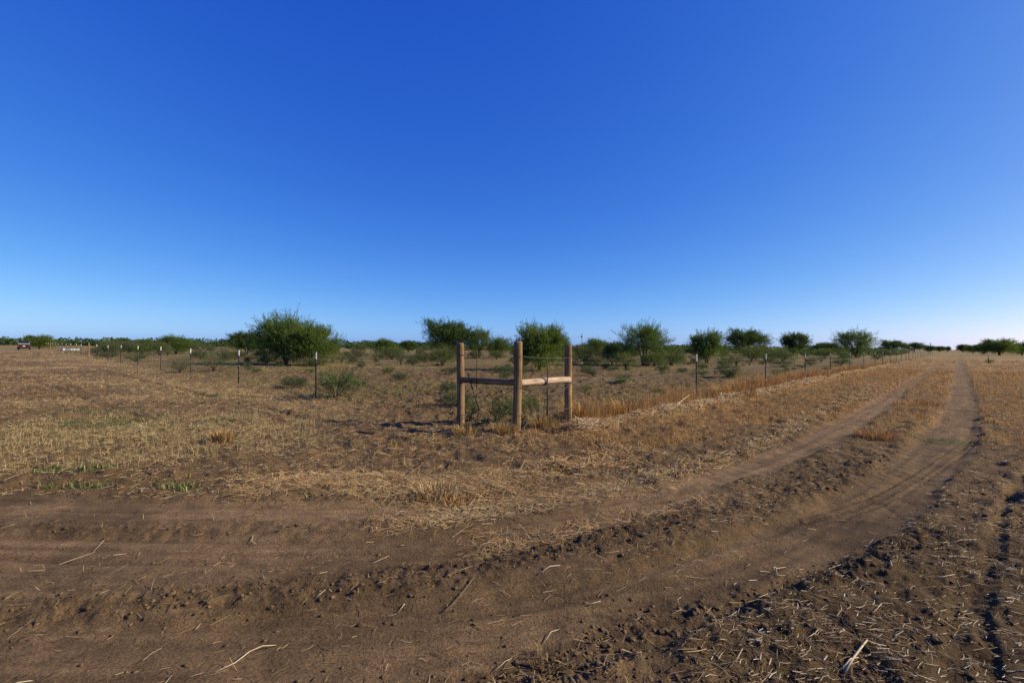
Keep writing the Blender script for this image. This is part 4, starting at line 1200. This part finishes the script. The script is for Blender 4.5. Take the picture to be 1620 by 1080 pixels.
def strand(name, posts, z0, z1, rad, label, nrm, sag=.02, k=4):
    mb = MB(); pts = []
    for i in range(len(posts) - 1):
        za = z0 if i == 0 else z1
        a_, b_ = posts[i] + nrm + Vector((0, 0, za)), posts[i + 1] + nrm + Vector((0, 0, z1))
        n = 8 if i < 4 else 3
        pts += sagged(a_, b_, sag * (1 if i else 1.2), n)[:-1]
    base = pts[0]
    mb.tube([q - base for q in pts], rad, k)
    tag(ob(name, mb.mesh(name, True), M['wire'], None, base), label, 'wire')
wl_ = [PL] + left_posts; wr_ = [PR] + right_posts
strand('fence_wire', wl_, 1.42, 1.28, .0022, 'topmost thin wire of the left fence', nL3 * .03)
strand('fence_wire', wl_, .80, .78, .0022, 'middle thin wire of the left fence', nL3 * .03)
strand('fence_wire', wl_, .36, .34, .0022, 'lowest thin wire of the left fence', nL3 * .03)
strand('fence_wire', wr_, 1.36, 1.24, .0022, 'topmost thin wire of the road fence', nR3 * .03)
strand('fence_wire', wr_, .34, .36, .0042, 'low grey wire of the road fence', nR3 * .03, .03)
mb = MB(); base = PR + nR3 * .08 + Vector((0, 0, .90))
for i in range(6):
    a_ = wr_[i] + nR3 * (.08 if i == 0 else .03) + Vector((0, 0, .90 if i == 0 else .94)); b_ = wr_[i + 1] + nR3 * .03 + Vector((0, 0, .94))
    for pts in helix(a_, b_, .006, .004, 34 if i == 0 else 16, .015): mb.tube([q - base for q in pts], .0048 if i < 2 else .006, 4)
tag(ob('fence_cable', mb.mesh('fence_cable', True), M['wire'], None, base), 'thick twisted grey wire running along the road fence', 'wire')

# ------------------------------------------------------------------ parked vehicle far left
def vehicle(px, py, rz):
    gx, gy = G(px, py); z0 = gz(gx, gy)
    t = thing('parked_suv', 'maroon sport utility vehicle seen from behind, parked on the dry field', 'vehicle', (gx, gy, z0), rz)
    # profile along y (rear at -y): lower body, cabin
    def loft(sections, name, mat):
        mb = MB(); k = 8; vv = []; ff = []
        for (y, w0, w1, za, zb) in sections:
            vv += [(-w0, y, za), (-w0 * 1.02, y, za + (zb - za) * .45), (-w1, y, zb - .05), (-w1 * .90, y, zb), (w1 * .90, y, zb), (w1, y, zb - .05), (w0 * 1.02, y, za + (zb - za) * .45), (w0, y, za)]
        for i in range(len(sections) - 1):
            for j in range(k):
                j2 = (j + 1) % k; ff.append((i * k + j, i * k + k + j, i * k + k + j2, i * k + j2))
        ff += [tuple(range(k)), tuple(range((len(sections) - 1) * k + k - 1, (len(sections) - 1) * k - 1, -1))]
        mb.add(vv, ff); return ob(name, mb.mesh(name), mat, t)
    loft([(-2.3, .88, .84, .42, .98), (-2.2, .94, .92, .34, 1.06), (-1.0, .95, .93, .30, 1.06), (.9, .95, .92, .30, 1.05), (1.3, .94, .90, .32, .98), (2.2, .90, .84, .36, .88), (2.35, .84, .76, .44, .80)], 'body', M['maroon'])
    loft([(-2.16, .86, .72, 1.065, 1.50), (-1.95, .87, .72, 1.065, 1.68), (-.2, .87, .72, 1.065, 1.70), (.55, .86, .70, 1.065, 1.62), (1.25, .84, .76, 1.065, 1.12)], 'cabin', M['glass'])
    loft([(-2.12, .74, .72, 1.62, 1.69), (-1.9, .74, .72, 1.69, 1.76), (-.2, .74, .72, 1.71, 1.78), (.5, .72, .70, 1.64, 1.70)], 'roof', M['black'])
    mb = MB(); mb.box((0, -2.24, 1.22), (1.66, .06, .24), .015); ob('rear_reflection_band', mb.mesh('rear_reflection_band'), M['silver'], t)  # sky reflection in the lower rear window, painted as a silver strip
    for sx in (-1, 1):
        mb = MB(); mb.box((sx * .82, -2.17, 1.42), (.07, .07, .50), .01); ob('pillar', mb.mesh('pillar'), M['silver'], t)  # white glare on the pillar put into its silver colour
        mb = MB(); mb.box((sx * .80, -2.30, .86), (.14, .06, .26), .015); ob('tail_light', mb.mesh('tail_light'), M['red'], t)
        mb = MB(); mb.box((sx * 1.05, .75, 1.16), (.20, .10, .16), .02); ob('side_mirror', mb.mesh('side_mirror'), M['black'], t)
        for y in (-1.45, 1.45):
            w = MB(); w.tube([(sx * .72, y, .36), (sx * .76, y, .36), (sx * .93, y, .36), (sx * .97, y, .36)], [.30, .36, .36, .30], 18)
            wo_ = ob('wheel', w.mesh('wheel'), M['tyre'], t)
            q = MB(); q.tube([(sx * .965, y, .36), (sx * .985, y, .36)], .20, 12); ob('rim', q.mesh('rim'), M['silver'], wo_)
    mb = MB(); mb.box((0, -2.36, .52), (1.70, .16, .20), .03); ob('bumper', mb.mesh('bumper'), M['black'], t)
    mb = MB(); mb.box((0, -2.325, .76), (.34, .03, .17), .005); ob('licence_plate', mb.mesh('licence_plate'), M['plate'], t)
    return t
vehicle(38.5, 553.2, R(44))

# dark open-framed machine and white boxes beyond the left fence
gx, gy = G(162, 553.5)
t = thing('farm_machine', 'dark open-framed machine with rounded top and yellow panel beyond the left fence', 'machine', (gx, gy, gz(gx, gy)), R(10))
for sx in (-1, 1):
    for sy in (-1, 1):
        mb = MB(); mb.tube([(sx * .95, sy * .5, -.05), (sx * 1.0, sy * .5, 1.35)], .07, 6); ob('leg', mb.mesh('leg'), M['canvas'], t)
mb = MB()
arc = [(-1.1, 1.05), (-1.0, 1.5), (-.6, 1.78), (0, 1.86), (.6, 1.8), (1.0, 1.55), (1.1, 1.2)]
for i in range(len(arc) - 1):
    (x0, z0), (x1, z1) = arc[i], arc[i + 1]
    mb.add([(x0, -.6, z0), (x1, -.6, z1), (x1, .6, z1), (x0, .6, z0), (x0 * .93, -.6, z0 - .09), (x1 * .93, -.6, z1 - .09), (x1 * .93, .6, z1 - .09), (x0 * .93, .6, z0 - .09)],
           [(0, 1, 2, 3), (7, 6, 5, 4), (0, 4, 5, 1), (2, 6, 7, 3), (0, 3, 7, 4), (1, 5, 6, 2)])
ob('top_cover', mb.mesh('top_cover'), M['canvas'], t)
mb = MB(); mb.box((0, 0, .45), (2.1, 1.0, .28), .04); ob('bed', mb.mesh('bed'), M['canvas'], t)
mb = MB(); mb.box((.80, -.63, 1.36), (.46, .06, .26), .02); ob('yellow_panel', mb.mesh('yellow_panel'), M['yellow'], t)
for j_, (a_, b_, w_, lab) in enumerate([(99, 553.6, .75, 'small white box at the near end of a row beyond the left fence'), (109, 553.8, 1.0, 'white box in the middle of the row beyond the left fence'),
                                  (115, 553.8, .8, 'second white box in the middle of the row beyond the left fence'), (121.5, 553.8, .95, 'white box at the end of the row beside the fence post')]):
    gx, gy = G(a_, b_)
    t = thing('white_box', lab, 'box', (gx, gy, gz(gx, gy)), R(12 * j_))
    mb = MB(); mb.box((0, 0, .14), (w_ * .85, .5, .30), .02); ob('box_body', mb.mesh('box_body'), M['white'], t)
    mb = MB(); mb.box((0, 0, .31), (w_ * .85 + .06, .56, .05), .01); ob('lid', mb.mesh('lid'), M['white'], t)

# ------------------------------------------------------------------ utility poles
def pole(px, base, top, dist, label, mat, arm=1.2, rad=.16, can=False):
    d = cf + cr * (px - 810) / FPX - cu * (base - 540) / FPX
    gx, gy = d[0] * dist / d[1], dist
    H = EYE - (top - (547 + (px - 810) * .0087)) * dist / FPX
    t = thing('utility_pole', label, 'utility pole', (gx, gy, 0), 0)
    mb = MB(); mb.tube([(0, 0, -.5), (0, 0, H * .5), (0, 0, H)], [rad, rad * .9, rad * .72], 8); ob('shaft', mb.mesh('shaft', True), mat, t)
    mb = MB(); mb.box((0, -.16, H - .45), (arm * 2, .12, .14), .02); ob('crossarm', mb.mesh('crossarm'), M['pole'], t)
    for x_ in (-arm * .85, 0.0, arm * .85):
        mb = MB(); mb.tube([(x_, -.16, H - .39), (x_, -.16, H - .2)], [.05, .035], 6); ob('insulator', mb.mesh('insulator'), M['white'], t)
    if can:
        mb = MB(); mb.tube([(-.38, 0, H - 1.95), (-.38, 0, H - 1.9), (-.38, 0, H - 1.2), (-.38, 0, H - 1.12)], [.22, .26, .26, .18], 10); ob('transformer', mb.mesh('transformer', True), M['black'], t)
    return t, Vector((gx, gy, H))
_, tp1 = pole(921, 556, 527, 210, 'pale utility pole with a dark transformer above the scrub', M['pole_pale'], .25, .24, True)
_, tp2 = pole(336, 549, 537, 430, 'thin far utility pole left of the dark dome tree', M['pole'], 1.1, .2)
_, tp3 = pole(558, 550, 538, 430, 'thin far utility pole right of the big tree pair', M['pole'], 1.1, .2)
_, tp4 = pole(1472, 556, 542.5, 330, 'far utility pole with crossarm near the vanishing road', M['pole'], 1.3, .25)
def line(a, b, sag, label):
    mb = MB(); pts = sagged(a, b, sag, 20); mb.tube([q - pts[0] for q in pts], .022, 4)
    tag(ob('power_line', mb.mesh('power_line'), M['pole'], None, pts[0]), label, 'cable')
line(tp2 + Vector((0, 0, -.2)), tp3 + Vector((0, 0, -.2)), 1.2, 'thin power line between the two thin far poles')
line(tp1 + Vector((0, 0, -1.6)), Vector((-25, 232, 5.5)), 1.2, 'power line leaving the pale pole to the left')
line(tp1 + Vector((0, 0, -1.6)), Vector((120, 260, 5.0)), 1.0, 'power line leaving the pale pole to the right')

# ------------------------------------------------------------------ across the road
gx, gy = G(1563.5, 574)
t = thing('marker_post', 'short dark post with grey cap in a dry bush across the road', 'post', (gx, gy, gz(gx, gy)))
mb = MB(); mb.tube([(0, 0, -.2), (0, 0, .55), (.01, 0, 1.05)], .045, 8); ob('shaft', mb.mesh('shaft', True), M['black'], t)
mb = MB(); mb.tube([(.01, 0, 1.05), (.01, 0, 1.07), (.01, 0, 1.27), (.01, 0, 1.29)], [.05, .06, .06, .04], 8); ob('cap', mb.mesh('cap', True), M['tip_shaded'], t)
far_fence = []
for k_ in range(9):
    far_fence.append(Vector((*G(1538 + k_ * 14, 561.0 + k_ * .12), 0)))
for k_, p in enumerate(far_fence):
    tt_ = thing('steel_fence_post', '%s steel post of the far fence across the road, counted from the vanishing road' % ORD[k_], 'fence post', (p.x, p.y, gz(p.x, p.y)), 0, 'steel posts of the far fence')
    ob('shaft', TP[0], M['black'], tt_); ob('painted_tip', TIPM[1], M['tip_shaded'], tt_)
for z in (1.2, .8, .4):
    strand('fence_wire', far_fence, z, z, .008, {1.2: 'top wire of the far fence across the road', .8: 'middle wire of the far fence across the road', .4: 'bottom wire of the far fence across the road'}[z], Vector((0, -.03, 0)))
